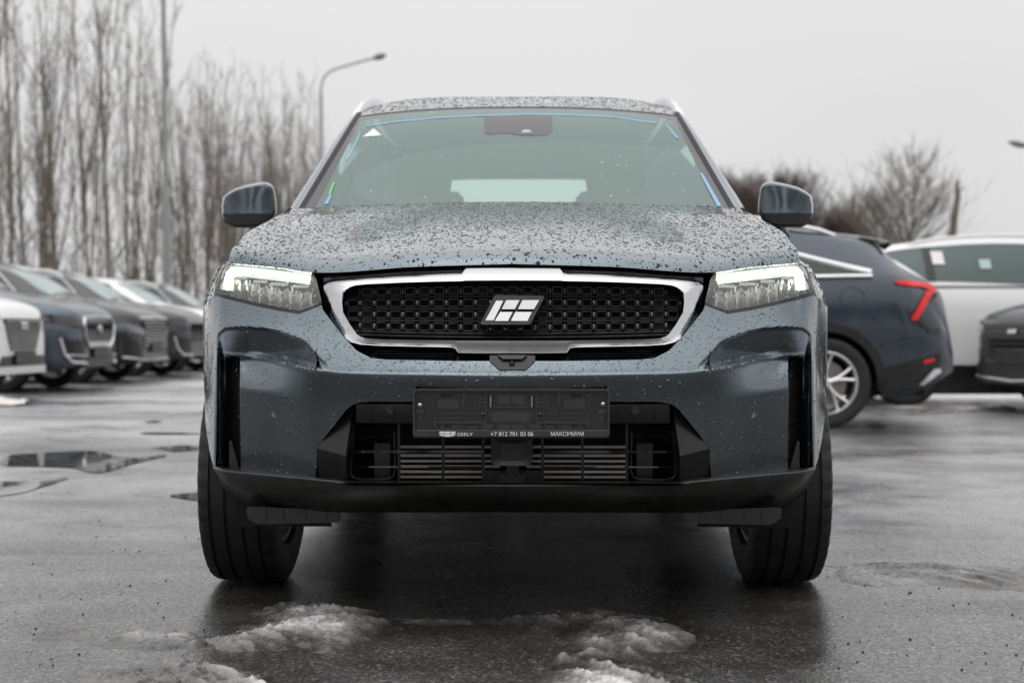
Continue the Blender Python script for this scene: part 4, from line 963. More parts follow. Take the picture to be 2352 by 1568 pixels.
for sd in (-1, 1):
    c.fpatch('side_intake', [(sd * .48, .36), (sd * .80, .36), (sd * .82, .58), (sd * .50, .58)], M_BLACK, .010); c.ftube('intake_trim', [(sd * .83, .60), (sd * .80, .42), (sd * .74, .33), (sd * .46, .31)], .020, M_SATIN); c.ftube('intake_bar', [(sd * .78, .41), (sd * .44, .40)], .010, M_SATIN)
c.fpatch('lower_grille', [(-.42, .27), (.42, .27), (.42, .40), (-.42, .40)], M_BLACK, .010); c.plate(.44)
# black car with the broad barred grille
c = row_car(2, 21.25, -5.13, 'black crossover with a broad fine-barred grille and chrome lower bar', PK); c.body(); c.wheels(); c.screens(); c.side_glass(1.5, 4.0, lambda y: .93 if y > 2.1 else .1 + (y - 1.5) * 1.3, pillars=(2.6,)); c.lamps(M_CLEAR, .62, .70); c.mirrors(); c.rails()
g = c.fpatch('grille', [(-.50, .45), (.50, .45), (.56, .82), (-.56, .82)], M_GBLACK)
for z in np.linspace(.48, .80, 9): c.ftube('grille_bar', [(-.50, z), (0, z), (.50, z)], .006, M_SATIN)
c.ftube('nose_bar', [(-.62, .845), (0, .86), (.62, .845)], .020, M_SATIN); c.ftube('lower_bar', [(-.84, .34), (-.6, .30), (0, .295), (.6, .30), (.84, .34)], .016, M_SATIN)
for sd in (-1, 1): c.fpatch('side_intake', [(sd * .58, .36), (sd * .82, .36), (sd * .84, .62), (sd * .62, .50)], M_BLACK, .010)
c.plate(.46)
# charcoal car with L-shaped trims
c = row_car(3, 24.15, -5.10, 'charcoal crossover with L-shaped chrome bumper trim behind the black one', PG); c.body(); c.wheels(); c.screens(); c.side_glass(1.5, 4.0, lambda y: .93 if y > 2.1 else .1 + (y - 1.5) * 1.3, pillars=(2.6,)); c.lamps(mat('smoked_lamp'), .70, .78); c.mirrors(); c.rails()
c.fpatch('grille', [(-.42, .52), (.42, .52), (.50, .80), (-.50, .80)], M_GBLACK)
for sd in (-1, 1):
    c.fpatch('side_intake', [(sd * .48, .36), (sd * .80, .36), (sd * .82, .58), (sd * .50, .58)], M_BLACK, .010); c.ftube('intake_trim', [(sd * .83, .60), (sd * .80, .42), (sd * .74, .33), (sd * .46, .31)], .020, M_SATIN)
# white and grey cars whose roofs show beyond
c = row_car(4, 27.1, -5.15, 'white crossover roof and pillar seen above the charcoal car', PW); c.body(); c.wheels(); c.screens(); c.side_glass(1.5, 4.0, lambda y: .93 if y > 2.1 else .1 + (y - 1.5) * 1.3, pillars=(2.6,)); c.mirrors(); c.lamps()
c = row_car(5, 30.1, -5.0, 'graphite crossover at the far end of the row, beside the lit headlamp', PG); c.body(); c.wheels(); c.screens(); c.side_glass(1.5, 4.0, lambda y: .93 if y > 2.1 else .1 + (y - 1.5) * 1.3, pillars=(2.6,)); c.mirrors(); c.rails(); c.lamps()

# ---- deep blue fastback on the right, side on, tail to the right
YB = 10.98 + .93; XB = -1.385
c = Suv('parked_car', 'deep blue fastback crossover side-on behind the right mirror, red tail lamp', (XB, YB, 0), R(-90) * -1, PB, wb=2.85, fo=.965, belt=1.12, fast=0, H=1.67, L=4.86, tail=[(3.65, 1.548), (4.02, 1.505), (4.30, 1.44), (4.40, 1.33), (4.52, 1.23), (4.68, 1.13), (4.80, 1.03), (4.86, .72)])
c.root.rotation_euler = (0, 0, R(-90)); c.root.rotation_euler = (0, 0, R(-90))
# local +y must run to the right of the picture: -90 degrees turns local -y to -x
c.body(); c.wheels(sp=5); c.screens(); c.mirrors()
gt = lambda y: .93 if 2.15 < y < 2.75 else (.1 + (y - 1.5) * 1.38 if y <= 2.1 else max(.06, .93 - ((y - 2.75) / 1.55) ** 1.15 * .86))
c.side_glass(1.5, 4.18, gt, gbot=lambda y: .03, trim=M_SATIN, pillars=(2.6, 3.45), tr=.019)
c.rails(M_SATIN)
SDB = -1 if True else 1
def bl(u, v, out=.012):                       # picture point on the near flank of the blue car
    y = (u - 1176) / F * 10.99 - XB; z = CAMH - (v - H0) / F * 10.99; sd = SIDEB; y = min(y, c.L - .005); return (sd * (c.side(y, min(max(z, c.zb(y)), float(c.zr(y)))) + out), y, z)
SIDEB = 1
def blpatch(name, tops, bots, m, out=.012, parent=None): return MB().grid([[tuple(np.array(bl(*a, out)) * (1 - t) + np.array(bl(*b, out)) * t) for t in np.linspace(0, 1, 4)] for a, b in zip(dens(tops, 4), dens(bots, 4))]).build(name, m, parent or c.root)
tl = blpatch('tail_lamp', [(2058, 643), (2090, 643), (2130, 645), (2160, 650), (2171, 657)], [(2066, 652), (2092, 655), (2130, 657), (2155, 664), (2168, 672)], M_RED, .016)
blpatch('tail_lamp_leg', [(2142, 664), (2120, 690), (2092, 734)], [(2161, 666), (2133, 700), (2108, 735)], M_RED, .018, tl)
blpatch('lower_cladding', [(2017, 848), (2060, 838), (2110, 826), (2168, 812)], [(2022, 900), (2060, 896), (2120, 886), (2166, 860)], M_BLACK, .010)
blpatch('reflector', [(2124, 828), (2150, 822)], [(2126, 836), (2152, 829)], M_RED, .016)
ex = blpatch('exhaust_trim', [(2112, 884), (2150, 848), (2166, 846)], [(2124, 886), (2160, 860), (2168, 856)], M_CHROME, .03)
blpatch('bumper_step', [(2024, 790), (2100, 775), (2168, 772)], [(2030, 798), (2100, 786), (2168, 780)], PB, .022)
blpatch('tail_panel', [(2146, 676), (2160, 672), (2172, 670)], [(2112, 740), (2140, 764), (2168, 768)], M_GBLACK, .010)
# wheel arch cladding
G = []
for t in np.linspace(-.12, math.pi + .12, 30):
    G.append([(lambda y, z: (SIDEB * (c.side(y, max(z, .25)) + .010), y, z))(c.ax[1] + math.cos(t) * rr, c.R + math.sin(t) * rr) for rr in (c.ar - .004, c.ar + .03, c.ar + .065)])
MB().grid(G).build('arch_cladding', M_BLACK, c.root)
MB().tube([bl(1958 + 28 * math.cos(t), 683 + 24 * math.sin(t), .002) for t in np.linspace(0, 2 * math.pi, 33)[:-1]], .004, 6, closed=True).build('fuel_flap', PK, c.root)
q = MB(); G = []
for x in np.linspace(-.56, .56, 13):
    zc = lambda y: c.top(min(1, abs(x) / float(c.xr(y))), y)[2]
    G.append([(x, 3.95, zc(3.95) + .004), (x, 4.2, zc(4.2) + .024), (x, 4.44 - .12 * x * x, zc(4.28) + .012), (x, 4.45 - .12 * x * x, zc(4.28) - .012), (x, 4.36, zc(4.34) - .01), (x, 4.30, zc(4.30) - .01)])
q.grid(G); q.build('rear_spoiler', M_GBLACK, c.root)
# ---- white car behind it
YW = 14.3 + .93
w = Suv('parked_car', 'white crossover side-on behind the deep blue car, sticker on its window', (8.0, YW, 0), R(90), PW, H=1.73, belt=1.20, wb=3.12)
w.body(); w.wheels(); w.screens(); w.mirrors(); w.rails(PW)
w.side_glass(1.5, 4.22, lambda y: .92 if y > 2.1 else .1 + (y - 1.5) * 1.3, gbot=lambda y: .03 if y < 3.80 else .03 + (y - 3.80) * 2.1, trim=None, glass=mat('green_tinted_glass', (.05, .085, .08), .06, ior=1.6), pillars=(2.55, 3.76), sides=(-1,))
SIDEW = -1
def wl(u, v, out=.02):
    X = (u - 1176) / F * 14.32; y = 8.0 - X; z = CAMH - (v - H0) / F * 14.32; return (SIDEW * (w.side(y, z) + out), y, z)
mk('window_sticker', [wl(2151, 574), (wl(2178, 575)), wl(2178, 606), wl(2151, 605)], [(0, 1, 2, 3)], mat('white_sticker'), w.root, False)
mk('window_sticker', [wl(2258, 594), (wl(2284, 594)), wl(2284, 616), wl(2258, 616)], [(0, 1, 2, 3)], mat('pale_sticker', (.45, .6, .55), .5), w.root, False)
MB().grid([[wl(u, 656, .012), wl(u, 658, .012), wl(u, 660, .012)] for u in np.linspace(2120, 2400, 20)]).build('belt_trim', M_BLACK, w.root)
MB().grid([[wl(u, v, .012) for v in (838, 870, 905)] for u in np.linspace(2060, 2500, 20)]).build('sill_cladding', M_BLACK, w.root)
# ---- graphite car nose at the right edge
e = Suv('parked_car', 'graphite crossover nose with black grille, cut by the right edge', (4.55, 12.9, 0), R(-90 + 12), PG)
e.body(); e.wheels(); e.screens(); e.lamps(M_CLEAR, .72, .80); e.side_glass(1.5, 3.9, lambda y: .93 if y > 2.1 else .1 + (y - 1.5) * 1.3)
e.fpatch('grille', [(-.50, .50), (.50, .50), (.58, .82), (-.58, .82)], M_GBLACK)
for z in np.linspace(.54, .78, 6): e.ftube('grille_bar', [(-.5, z), (0, z), (.5, z)], .006, M_BLACK)
e.fpatch('lower_grille', [(-.7, .27), (.7, .27), (.66, .46), (-.66, .46)], M_BLACK, .012); e.ftube('lower_bar', [(-.72, .33), (0, .30), (.72, .33)], .014, M_SATIN)
e.fpatch('badge', [(-.07, .72), (.07, .72), (.07, .77), (-.07, .77)], M_CHROME, .022); e.plate(.52)
# ================================================================== ground, puddles, ice
asph = mat('wet_asphalt', (.04, .04, .04), .3)
ns, ls, b = nodes(asph)
big = noise_node(asph, .55, 5, .6); mid = noise_node(asph, 4.0, 5, .6); fine = noise_node(asph, 120, 3, .6)
tc = ns.new('ShaderNodeTexCoord'); vor = ns.new('ShaderNodeTexVoronoi'); vor.inputs['Scale'].default_value = 150; ls.new(tc.outputs['Object'], vor.inputs['Vector'])
vor2 = ns.new('ShaderNodeTexVoronoi'); vor2.inputs['Scale'].default_value = 190; ls.new(tc.outputs['Object'], vor2.inputs['Vector'])
# stones in the binder: random grey-to-tan chips
bw = ns.new('ShaderNodeRGBToBW'); ls.new(vor.outputs['Color'], bw.inputs[0])
chips = ramp_node(asph, bw.outputs[0], [(0.0, (.016, .0155, .015)), (.45, (.028, .0265, .025)), (.72, (.050, .046, .042)), (.83, (.13, .118, .10)), (1.0, (.30, .265, .225))])
tone = ramp_node(asph, mid.outputs['Fac'], [(.3, (.55,) * 3), (.7, (1.15,) * 3)])
mul = ns.new('ShaderNodeMixRGB'); mul.blend_type = 'MULTIPLY'; mul.inputs['Fac'].default_value = 1; ls.new(chips.outputs[0], mul.inputs['Color1']); ls.new(tone.outputs[0], mul.inputs['Color2'])
ls.new(mul.outputs[0], b.inputs['Base Color'])
wet = ns.new('ShaderNodeMath'); wet.operation = 'ADD'; ls.new(big.outputs['Fac'], wet.inputs[0]); m3 = ns.new('ShaderNodeMath'); m3.operation = 'MULTIPLY'; m3.inputs[1].default_value = .35; ls.new(mid.outputs['Fac'], m3.inputs[0]); ls.new(m3.outputs[0], wet.inputs[1])
rr = ramp_node(asph, wet.outputs[0], [(.50, (.30,) * 3), (.66, (.42,) * 3), (.80, (.55,) * 3)]); ls.new(rr.outputs[0], b.inputs['Roughness'])
bs = ramp_node(asph, wet.outputs[0], [(.48, (.12,) * 3), (.62, (.30,) * 3), (.82, (.55,) * 3)])
hsum = ns.new('ShaderNodeMath'); hsum.operation = 'ADD'; ls.new(vor.outputs['Distance'], hsum.inputs[0]); ls.new(fine.outputs['Fac'], hsum.inputs[1])
bp = add_bump(asph, hsum.outputs[0], .3, .0022); ls.new(bs.outputs[0], bp.inputs['Strength'])
b.inputs['Specular IOR Level'].default_value = .5
# thin film of water: Fresnel-weighted, rough enough to smear what it mirrors
rc = ramp_node(asph, wet.outputs[0], [(.50, (.20,) * 3), (.66, (.30,) * 3), (.82, (.42,) * 3)])
gl = ns.new('ShaderNodeBsdfGlossy'); ls.new(rc.outputs[0], gl.inputs['Roughness']); ls.new(bp.outputs[0], gl.inputs['Normal']); gl.inputs['Color'].default_value = (.97, .97, .98, 1)
fz = ns.new('ShaderNodeFresnel'); fz.inputs['IOR'].default_value = 1.38
fm = ns.new('ShaderNodeMath'); fm.operation = 'MULTIPLY'; fm.use_clamp = True; ls.new(fz.outputs[0], fm.inputs[0])
strk = noise_node(asph, .5, 5, .6, vec_scale=(.35, 1.5, 1)); wsum = ns.new('ShaderNodeMath'); wsum.operation = 'ADD'; ls.new(strk.outputs['Fac'], wsum.inputs[0]); m4 = ns.new('ShaderNodeMath'); m4.operation = 'MULTIPLY'; m4.inputs[1].default_value = .5; ls.new(wet.outputs[0], m4.inputs[0]); ls.new(m4.outputs[0], wsum.inputs[1])
wr = ramp_node(asph, wsum.outputs[0], [(.74, (1.08,) * 3), (.88, (1.0,) * 3), (1.0, (.55,) * 3)]); spk = ramp_node(asph, bw.outputs[0], [(.10, (.55,) * 3), (.45, (.95,) * 3), (.9, (1.15,) * 3)]); sm = ns.new('ShaderNodeMixRGB'); sm.blend_type = 'MULTIPLY'; sm.inputs['Fac'].default_value = 1; ls.new(wr.outputs[0], sm.inputs['Color1']); ls.new(spk.outputs[0], sm.inputs['Color2']); ls.new(sm.outputs[0], fm.inputs[1])
mx = ns.new('ShaderNodeMixShader'); ls.new(fm.outputs[0], mx.inputs[0]); ls.new(b.outputs[0], mx.inputs[1]); ls.new(gl.outputs[0], mx.inputs[2])
ls.new(mx.outputs[0], [n for n in ns if n.type == 'OUTPUT_MATERIAL'][0].inputs['Surface']); b.inputs['Specular IOR Level'].default_value = .1
gx = [-300, -60, -20, 20, 60, 300]; gy = [-120, -20, 0, 12, 40, 120, 500]
ground = MB().grid([[(x, y, 0) for y in gy] for x in gx]).build('ground', asph); tag(ground, kind='structure')
def gpt(u, v, z=0.0): D = F * (CAMH - z) / (v - H0); return ((u - 1176) / F * D, D)
water = mat('puddle_water', (.012, .011, .010), .015, ior=1.33)
n_ = noise_node(water, 9, 2); add_bump(water, n_.outputs['Fac'], .03, .004)
M_BROWN = mat('wet_silt', (.05, .043, .036), .3)
def puddle(pts, seed):
    P2 = [gpt(u, v) for u, v in pts]; out = []
    k = len(P2); rs = np.random.default_rng(seed)
    for i in range(k):
        p0, p1, p2, p3 = (np.array(P2[(i + j) % k]) for j in (-1, 0, 1, 2))
        for t in np.linspace(0, 1, 8, endpoint=False):
            q = .5 * ((2 * p1) + (-p0 + p2) * t + (2 * p0 - 5 * p1 + 4 * p2 - p3) * t ** 2 + (-p0 + 3 * p1 - 3 * p2 + p3) * t ** 3); out.append(q)
    c = np.mean(out, 0); out = [c + (q - c) * (1 + .05 * (float(fbm(np.array(q[0] * 9.), np.array(q[1] * 4.))) - .5)) for q in out]
    o = mk('puddle', [(q[0], q[1], .004) for q in out], [tuple(range(len(out)))], water, None, False); tag(o, kind='structure'); return o
puddle([(2, 1068), (20, 1048), (60, 1043), (150, 1038), (215, 1037), (280, 1050), (330, 1052), (375, 1044), (382, 1049), (345, 1056), (300, 1068), (240, 1084), (200, 1083), (160, 1075), (80, 1072)], 1)
puddle([(-60, 1110), (40, 1107), (90, 1107), (150, 1098), (150, 1102), (100, 1118), (40, 1134), (-60, 1142)], 2)
puddle([(322, 995), (345, 993.2), (400, 993.5), (470, 995), (470, 998), (390, 998.5), (340, 998)], 3)
puddle([(345, 1029), (390, 1025.5), (430, 1024), (470, 1029), (440, 1035), (400, 1038), (375, 1033)], 4)
puddle([(390, 1139), (430, 1134), (475, 1133), (480, 1150), (430, 1147)], 5)
puddle([(330, 969), (355, 966.5), (372, 968.5), (352, 971)], 6)
# ---- old ice and slush
ice = mat('dirty_ice', (.5, .5, .5), .35)
ns, ls, b = nodes(ice)
n1 = noise_node(ice, 7, 7, .65); n2 = noise_node(ice, 60, 4, .6); at = ns.new('ShaderNodeAttribute'); at.attribute_name = 'thick'
ad = ns.new('ShaderNodeMath'); ad.operation = 'MULTIPLY_ADD'; ad.inputs[1].default_value = .55; ls.new(n1.outputs['Fac'], ad.inputs[0]); ls.new(at.outputs['Fac'], ad.inputs[2])
ad2 = ns.new('ShaderNodeMath'); ad2.operation = 'MULTIPLY_ADD'; ad2.inputs[1].default_value = .22; ls.new(n2.outputs['Fac'], ad2.inputs[0]); ls.new(ad.outputs[0], ad2.inputs[2])
cr = ramp_node(ice, ad2.outputs[0], [(.38, (.035, .031, .028)), (.56, (.10, .092, .085)), (.76, (.24, .225, .215)), (.92, (.48, .465, .46)), (1.0, (.66, .65, .65))]); ls.new(cr.outputs[0], b.inputs['Base Color'])
rr = ramp_node(ice, n2.outputs['Fac'], [(.3, (.12,) * 3), (.7, (.55,) * 3)]); ls.new(rr.outputs[0], b.inputs['Roughness'])
vi = ns.new('ShaderNodeTexVoronoi'); vi.inputs['Scale'].default_value = 170; tc = ns.new('ShaderNodeTexCoord'); ls.new(tc.outputs['Object'], vi.inputs['Vector']); add_bump(ice, vi.outputs['Distance'], .55, .004)
b.inputs['Subsurface Weight'].default_value = .0
b.inputs['Coat Weight'].default_value = .5; b.inputs['Coat Roughness'].default_value = .12
def ice_patch(label, pts, hmax, seed, white=1.0, lumps=1.0, cell=.006, cat='ice'):
    P2 = np.array([gpt(u, v) for u, v in pts]); mn, mx = P2.min(0) - .03, P2.max(0) + .03
    nx, ny = int((mx[0] - mn[0]) / cell) + 2, int((mx[1] - mn[1]) / cell) + 2; X, Y = np.meshgrid(np.linspace(mn[0], mx[0], nx), np.linspace(mn[1], mx[1], ny), indexing='ij')
    ins = np.zeros_like(X, bool); dist = np.full(X.shape, 9.)
    k = len(P2)
    for i in range(k):
        (x0, y0), (x1, y1) = P2[i], P2[(i + 1) % k]
        cond = ((y0 > Y) != (y1 > Y)) & (X < (x1 - x0) * (Y - y0) / (y1 - y0 + 1e-12) + x0); ins ^= cond
        t = np.clip(((X - x0) * (x1 - x0) + (Y - y0) * (y1 - y0)) / ((x1 - x0) ** 2 + (y1 - y0) ** 2 + 1e-12), 0, 1); dist = np.minimum(dist, np.hypot(X - x0 - t * (x1 - x0), Y - y0 - t * (y1 - y0)))
    sd = np.where(ins, dist, -dist) + (fbm(X * 14 + seed, Y * 14 + seed * 3, 4) - .5) * .10
    prof = np.clip(sd / .13, 0, 1); prof = 1 - (1 - prof) ** 2.0
    # tread ridges and granular lumps
    gr = fbm(X * 70 + seed, Y * 70, 3); lump = np.clip(gr - .50, 0, 1) * .026 * lumps; und = (fbm(X * 6 + seed * 7, Y * 6, 3) - .35)
    rid = np.clip(np.sin((X * .8 + Y * .6) * 75 + 2 * fbm(X * 9, Y * 9, 2)) - .35, 0, 1) * np.clip(fbm(X * 5 + 9 + seed, Y * 5, 2) - .45, 0, 1) * .09 * lumps
    Z = prof * (hmax * (.45 + .8 * np.clip(und, -.3, .6)) + lump + rid) - .006 * (1 - prof) * 1.0
    thick = np.clip(prof * (.10 + 1.0 * und + lump * 14 + rid * 18) * white, 0, 1)
    keep = sd > -.015; V = []; ids = -np.ones(X.shape, int); fs = []
    for i in range(nx):
        for j in range(ny):
            if keep[i, j]: ids[i, j] = len(V); V.append((X[i, j], Y[i, j], max(Z[i, j], -.004) + .001 * (sd[i, j] > 0)))
    th = [thick[i, j] for i in range(nx) for j in range(ny) if keep[i, j]]
    for i in range(nx - 1):
        for j in range(ny - 1):
            q = (ids[i, j], ids[i + 1, j], ids[i + 1, j + 1], ids[i, j + 1])
            if min(q) >= 0: fs.append(q)
    o = mk('ice_patch', V, fs, ice, None, True); a = o.data.attributes.new('thick', 'FLOAT', 'POINT'); a.data.foreach_set('value', np.array(th, dtype=np.float32))
    tag(o, label, cat, 'patches of old dirty ice'); return o
ice_patch('rutted whitish ice mound before the left front tyre', [(470, 1468), (540, 1442), (590, 1400), (680, 1384), (790, 1386), (870, 1404), (898, 1432), (862, 1462), (815, 1488), (790, 1508), (700, 1504), (590, 1496), (480, 1490)], .034, 3)
ice_patch('thin streak of grey slush at the left bottom, before the bare wet tarmac', [(60, 1452), (140, 1436), (250, 1440), (470, 1450), (480, 1490), (390, 1498), (210, 1484), (70, 1470)], .018, 5, 1.15)
ice_patch('dirty ice lump cut by the bottom edge, left of centre', [(120, 1600), (200, 1545), (300, 1528), (430, 1514), (560, 1520), (660, 1552), (710, 1620), (200, 1640)], .024, 11, 1.1)
ice_patch('granular ice mound under the number plate, right of centre', [(1090, 1424), (1190, 1412), (1290, 1400), (1400, 1406), (1530, 1422), (1604, 1444), (1588, 1478), (1560, 1498), (1480, 1496), (1380, 1500), (1290, 1480), (1250, 1446), (1160, 1436)], .028, 17, 1.12)
ice_patch('bright crumbling ice lump cut by the bottom edge, right of centre', [(1185, 1610), (1215, 1546), (1290, 1506), (1380, 1490), (1470, 1500), (1540, 1540), (1640, 1580), (1680, 1640), (1180, 1640)], .030, 23, .95)
ice_patch('flat grey slush beside the right front tyre', [(1890, 1300), (1960, 1288), (2100, 1288), (2230, 1296), (2400, 1306), (2420, 1368), (2300, 1360), (2150, 1350), (2000, 1348), (1915, 1340)], .010, 29, .85, .6)
ice_patch('faint icy smear joining the two mounds', [(880, 1412), (960, 1418), (1080, 1418), (1110, 1428), (1060, 1436), (960, 1440), (890, 1436)], .008, 31, 1.0, .6)
ice_patch('strip of grey snow on the tarmac under the white car', [(1990, 938), (2080, 934), (2200, 930), (2320, 932), (2345, 941), (2250, 946), (2100, 944)], .05, 37, 1.1, .2, cell=.03)
# ---- loose grit
q = MB(); 
for k in range(900):
    u, v = rng.uniform(-30, 2390), 900 + 640 * rng.random() ** .7
    x, y = gpt(u, v); r = .0014 + .0030 * rng.random() ** 4
    if 3.4 < y < 8 and abs(x) < .95 and rng.random() < .6: continue
    a0 = rng.random() * 6; pts = [(x + r * math.cos(a0 + t) * rng.uniform(.7, 1.3), y + r * math.sin(a0 + t) * rng.uniform(.7, 1.3), .0) for t in np.linspace(0, 2 * math.pi, 6)[:-1]]
    V = pts + [(p[0] * .6 + x * .4, p[1] * .6 + y * .4, r * rng.uniform(.8, 1.3)) for p in pts]; q.add(V, [(i, (i + 1) % 5, (i + 1) % 5 + 5, i + 5) for i in range(5)] + [(5, 6, 7, 8, 9)])
tag(q.build('grit', mat('grit_stone', (.035, .032, .03), .6), None, True, 40), 'dark grit and pebbles scattered over the wet tarmac', 'grit', kind='stuff')
# ---- crumpled paper
xp, yp = gpt(22, 930); q = []; n = 16
G = [[(xp + (i / n - .5) * .42, yp + (j / n - .5) * .42, .015 + .16 * max(0, float(fbm(np.array(i * .33), np.array(j * .33), 3)) - .25) * math.sin(math.pi * (i + .3) / (n + 1)) ** .5 * math.sin(math.pi * (j + .3) / (n + 1)) ** .5) for j in range(n)] for i in range(n)]
tag(MB().grid(G).build('crumpled_paper', mat('wet_white_paper', (.75, .73, .70), .7), None, False), 'crumpled white sheet lying before the white car at the left edge', 'litter')

# ================================================================== trees, poles, fence
bark = mat('grey_bark', (.06, .052, .044), .85)
n_ = noise_node(bark, 12, 4, vec_scale=(1, 1, .2)); ns, ls, b = nodes(bark); r_ = ramp_node(bark, n_.outputs['Fac'], [(.3, (.105, .088, .066)), (.7, (.26, .225, .175))]); ls.new(r_.outputs[0], b.inputs['Base Color'])
twig = mat('twig_bark', (.20, .170, .138), .9); redtwig = mat('reddish_twig_bark', (.098, .064, .060), .9)
def grow(height, r0, seed, spread=.5, nb=26, lean=.03, start=.18, sub=5, twigk=3, upb=.8, forks=0):
    rg = np.random.default_rng(seed); T = MB(); C = MB()
    def limb(mb, p, d, ln, r, seg, wob, up):
        pts = [Vector(p)]; d = Vector(d).normalized(); rs = [r]
        for k in range(seg):
            d = (d + Vector(rg.normal(0, wob, 3)) + Vector((0, 0, up))).normalized(); pts.append(pts[-1] + d * ln / seg); rs.append(max(r * (1 - (k + 1) / seg * .85), .004))
        mb.tube(pts, rs, 5 if r > .02 else 3, cap=False); return pts, rs
    tp, tr = limb(T, (0, 0, -.05), (rg.normal(0, lean), rg.normal(0, lean), 1), height, r0, 12, .018, .05)
    stems = [(tp, tr)]
    for _ in range(forks):
        k = rg.integers(2, 6); stems.append(limb(T, tp[k], (rg.normal(0, .14), rg.normal(0, .14), 1), height * (1 - k / 12) * .95, tr[k] * .7, 9, .04, .08))
    for tp_, tr_ in stems:
        for _ in range(nb):
            f = start + (1 - start) * rg.random() ** .9; k = min(int(f * (len(tp_) - 1)), len(tp_) - 2); t = rg.random(); p = tp_[k].lerp(tp_[k + 1], t); a = rg.random() * 6.283
            ln = height * (.10 + .20 * (1 - f)) * spread * 2 * rg.uniform(.6, 1.2)
            bp_, br = limb(C, p, (math.cos(a), math.sin(a), upb * rg.uniform(.6, 1.5)), ln, min(tr_[k] * .5, .03), 5, .10, .10)
            for _ in range(sub):
                j = rg.integers(1, 5); a2 = rg.random() * 6.283; d2 = (bp_[j + 1 if j < 5 else j] - bp_[j]).normalized() + Vector((math.cos(a2) * .7, math.sin(a2) * .7, rg.uniform(0, .7)))
                sp, sr = limb(C, bp_[j], d2, ln * rg.uniform(.3, .6), .009, 3, .14, .08)
                for _ in range(twigk):
                    m_2 = rg.integers(0, 3); a3 = rg.random() * 6.283; limb(C, sp[m_2], (sp[m_2 + 1] - sp[m_2]).normalized() + Vector((math.cos(a3) * .6, math.sin(a3) * .6, .4)), ln * rg.uniform(.12, .3), .006, 2, .15, .05)
    return T, C
def tree_proto(args, tm, cm):
    T, C = grow(**args); a = T.build('trunk', tm, None, True, None); c_ = C.build('crown', cm, None, True, None)
    return a.data, c_.data, [a, c_]
protos = []; junk = []
for k in range(9):
    a, c_, o = tree_proto(dict(height=9.6 + 1.2 * (k % 3), r0=.038 + .014 * (k % 3), seed=100 + k, spread=.40, nb=14, sub=2, twigk=2, forks=k % 3, lean=.025, start=.10, upb=2.2), bark, twig); protos.append((a, c_)); junk += o
rproto = []
for k in range(4):
    a, c_, o = tree_proto(dict(height=8.0, r0=.10, seed=200 + k, spread=.85, nb=40, sub=6, twigk=3, forks=2, start=.05, upb=1.1), bark, redtwig); rproto.append((a, c_)); junk += o
bproto = []
for k in range(2):
    a, c_, o = tree_proto(dict(height=7.6, r0=.10, seed=300 + k, spread=1.0, nb=54, sub=6, twigk=3, forks=1, start=.04, upb=.75), bark, twig); bproto.append((a, c_)); junk += o
for o in junk: bpy.data.objects.remove(o)
def plant(pr, x, y, sc, rz, label, group, name='bare_tree'):
    e_ = tag(empty(name, (x, y, 0), rz), label, 'tree', group); e_.scale = (sc * rng.uniform(.9, 1.1), sc * rng.uniform(.9, 1.1), sc)
    for nm, me in (('trunk', pr[0]), ('crown', pr[1])): o = bpy.data.objects.new(nm, me); COL.objects.link(o); o.parent = e_
    return e_
GT = 'slender bare saplings behind the parked row'
cnt = 0
for k in range(104):
    y = 34 + 62 * (k / 104) ** 1.15 + rng.uniform(-1, 1); x = -10.6 - (y - 34) * .0 - 9 * rng.random() ** 1.3 - .02 * (y - 34)
    u = 1176 + x / y * F
    if u < -160 or u > 745: continue
    plant(protos[rng.integers(9)], x, y, rng.uniform(.82, 1.12), rng.random() * 6.28, 'slender leafless sapling in the thicket behind the row of cars on the left', GT); cnt += 1
for k in range(26):
    u = rng.uniform(470, 765); y = rng.uniform(62, 88); plant(protos[rng.integers(9)], (u - 1176) / F * y, y, rng.uniform(.85, 1.1), rng.random() * 6.28, 'slender leafless sapling in the thicket behind the row of cars on the left', GT)
plant(protos[0], *gpt(28, 761 + F * CAMH / 33.0), 1.12, .4, 'tall dark leafless tree at the left edge of the picture', None)
plant(protos[4], *gpt(255, 761 + F * CAMH / 34.0), 1.02, 2.0, 'thick-stemmed leafless tree left of the galvanised pole', None)
GR = 'reddish bare trees behind the right mirror'
for k in range(34):
    u = rng.uniform(1600, 1965); y = rng.uniform(58, 80); plant(rproto[k % 4], (u - 1176) / F * y, y, rng.uniform(.76, .92) * (1.0 if u < 1850 else .80), rng.random() * 6.28, 'reddish-brown leafless tree in the clump behind the right mirror', GR)
for u, y, sc, lb in ((2085, 56, .92, 'bushy grey leafless tree above the deep blue car roof'), (2012, 58, .80, 'smaller leafless tree left of the bushy grey one'), (1958, 64, .86, 'pale leafless tree at the right end of the reddish clump'), (2232, 78, .42, 'small far leafless bush right of the bare leaning stem')):
    plant(bproto[int(u) % 2], (u - 1176) / F * y, y, sc, rng.random() * 6, lb, None)
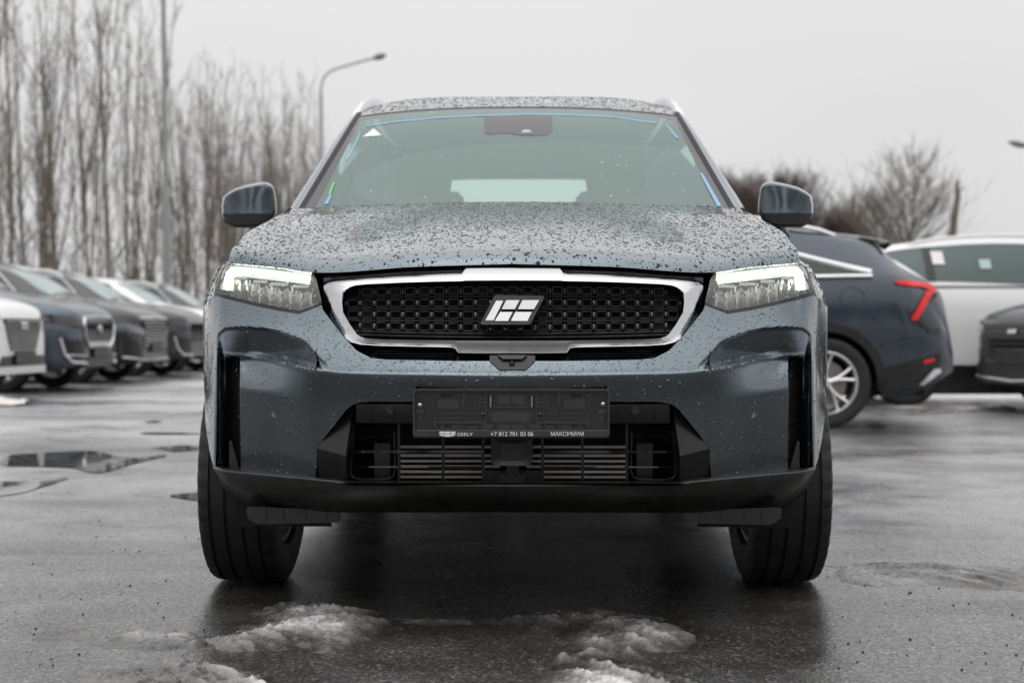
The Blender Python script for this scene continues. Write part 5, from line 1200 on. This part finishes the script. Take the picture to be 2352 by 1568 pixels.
# bare leaning stem
y = 40.0; q = MB(); pts = [((u - 1176) / F * y, y, max(CAMH - (v - H0) / F * y, 0)) for u, v in ((2192, 825), (2190, 700), (2188, 545), (2192, 500), (2200, 450), (2198, 425), (2203, 412))]
q.tube(pts, [.13, .12, .11, .10, .085, .06, .03], 8); q.tube([pts[4], (pts[4][0] + .15, y, pts[4][2] + .3)], [.03, .01], 5); tag(q.build('broken_trunk', bark), 'broken bare stem leaning above the white car roof', 'tree')
M_GALV = mat('galvanised_steel', (.30, .33, .32), .45, .6)
y = 31.0; e_ = tag(empty('mast_pole', ((385 - 1176) / F * y, y, 0)), 'tall galvanised mast standing behind the row of cars, left', 'pole')
lo = MB().tube([(0, 0, 0), (-.02, 0, 2.3), (-.035, 0, 3.6), (-.04, 0, 3.9)], [.095, .090, .086, .062], 12).build('lower_tube', M_GALV, e_); MB().tube([(-.04, 0, 3.88), (-.085, 0, 7.2), (-.12, 0, 10.2)], [.060, .052, .040], 12).build('upper_tube', M_GALV, e_); MB().box((0, 0, .02), (.3, .3, .04), bev=.01).build('base_plate', M_GALV, e_)
M_LAMPP = mat('pale_lamp_post', (.45, .46, .45), .6)
def street_lamp(u, y, pts, label):
    e_ = tag(empty('street_lamp', ((u - 1176) / F * y, y, 0)), label, 'street lamp'); x0 = (u - 1176) / F * y
    W_ = [((a - 1176) / F * y - x0, 0, max(CAMH - (v - H0) / F * y, 0)) for a, v in pts]
    MB().tube(W_[:3], [.10, .08, .062], 10).build('post', M_LAMPP, e_); arm = [np.array(p) for p in W_[2:-1]]
    MB().tube([tuple(p) for p in dens([tuple(p) for p in arm], 3)], .042, 8).build('arm', M_LAMPP, e_)
    a, b2 = Vector(W_[-2]), Vector(W_[-1]); d = (b2 - a); MB().tube([a, a + d * .2, a + d * .6, b2], [.05, .10, .12, .04], 8).build('lamp_head', mat('lamp_housing', (.25, .26, .26), .5), e_)
street_lamp(738, 48, [(738, 825), (738, 400), (737, 215), (738, 196), (742, 182), (750, 170), (762, 162), (785, 154), (835, 140), (858, 134), (887, 126)], 'curved-arm street lamp rising beside the windscreen pillar')
street_lamp(2500, 50, [(2500, 825), (2500, 500), (2500, 400), (2498, 385), (2490, 372), (2475, 362), (2420, 348), (2360, 336), (2316, 326)], 'street lamp whose head just enters the right edge')
# ---- perimeter fence along the thicket
fe = tag(empty('perimeter_fence', (-10.0, 30, 0)), 'wire fence with outward-leaning post tops along the thicket', 'fence')
for k in range(17):
    yy = -4 + k * 3.2; MB().tube([(0, yy, 0), (0, yy, 2.5), (.42, yy - .1, 2.95)], .026, 8).build('post', M_GALV, fe)
for zz in (.3, .9, 1.5, 2.1, 2.48): MB().tube([(0, -6, zz), (0, 48, zz)], .010, 5).build('wire', M_GALV, fe)
for t in (.35, .7, 1.0): MB().tube([(.42 * t, -6, 2.5 + .45 * t), (.42 * t, 48, 2.5 + .45 * t)], .007, 5).build('wire', M_GALV, fe)

# ---- unseen trees added behind the camera to darken reflections in paint and chrome
for k in range(34):
    plant(rproto[k % 4], rng.uniform(-42, 42), -rng.uniform(20, 34), rng.uniform(1.0, 1.35), rng.random() * 6.28, 'dense leafless tree added behind the camera, seen only in reflections', 'trees added behind the camera for reflections')
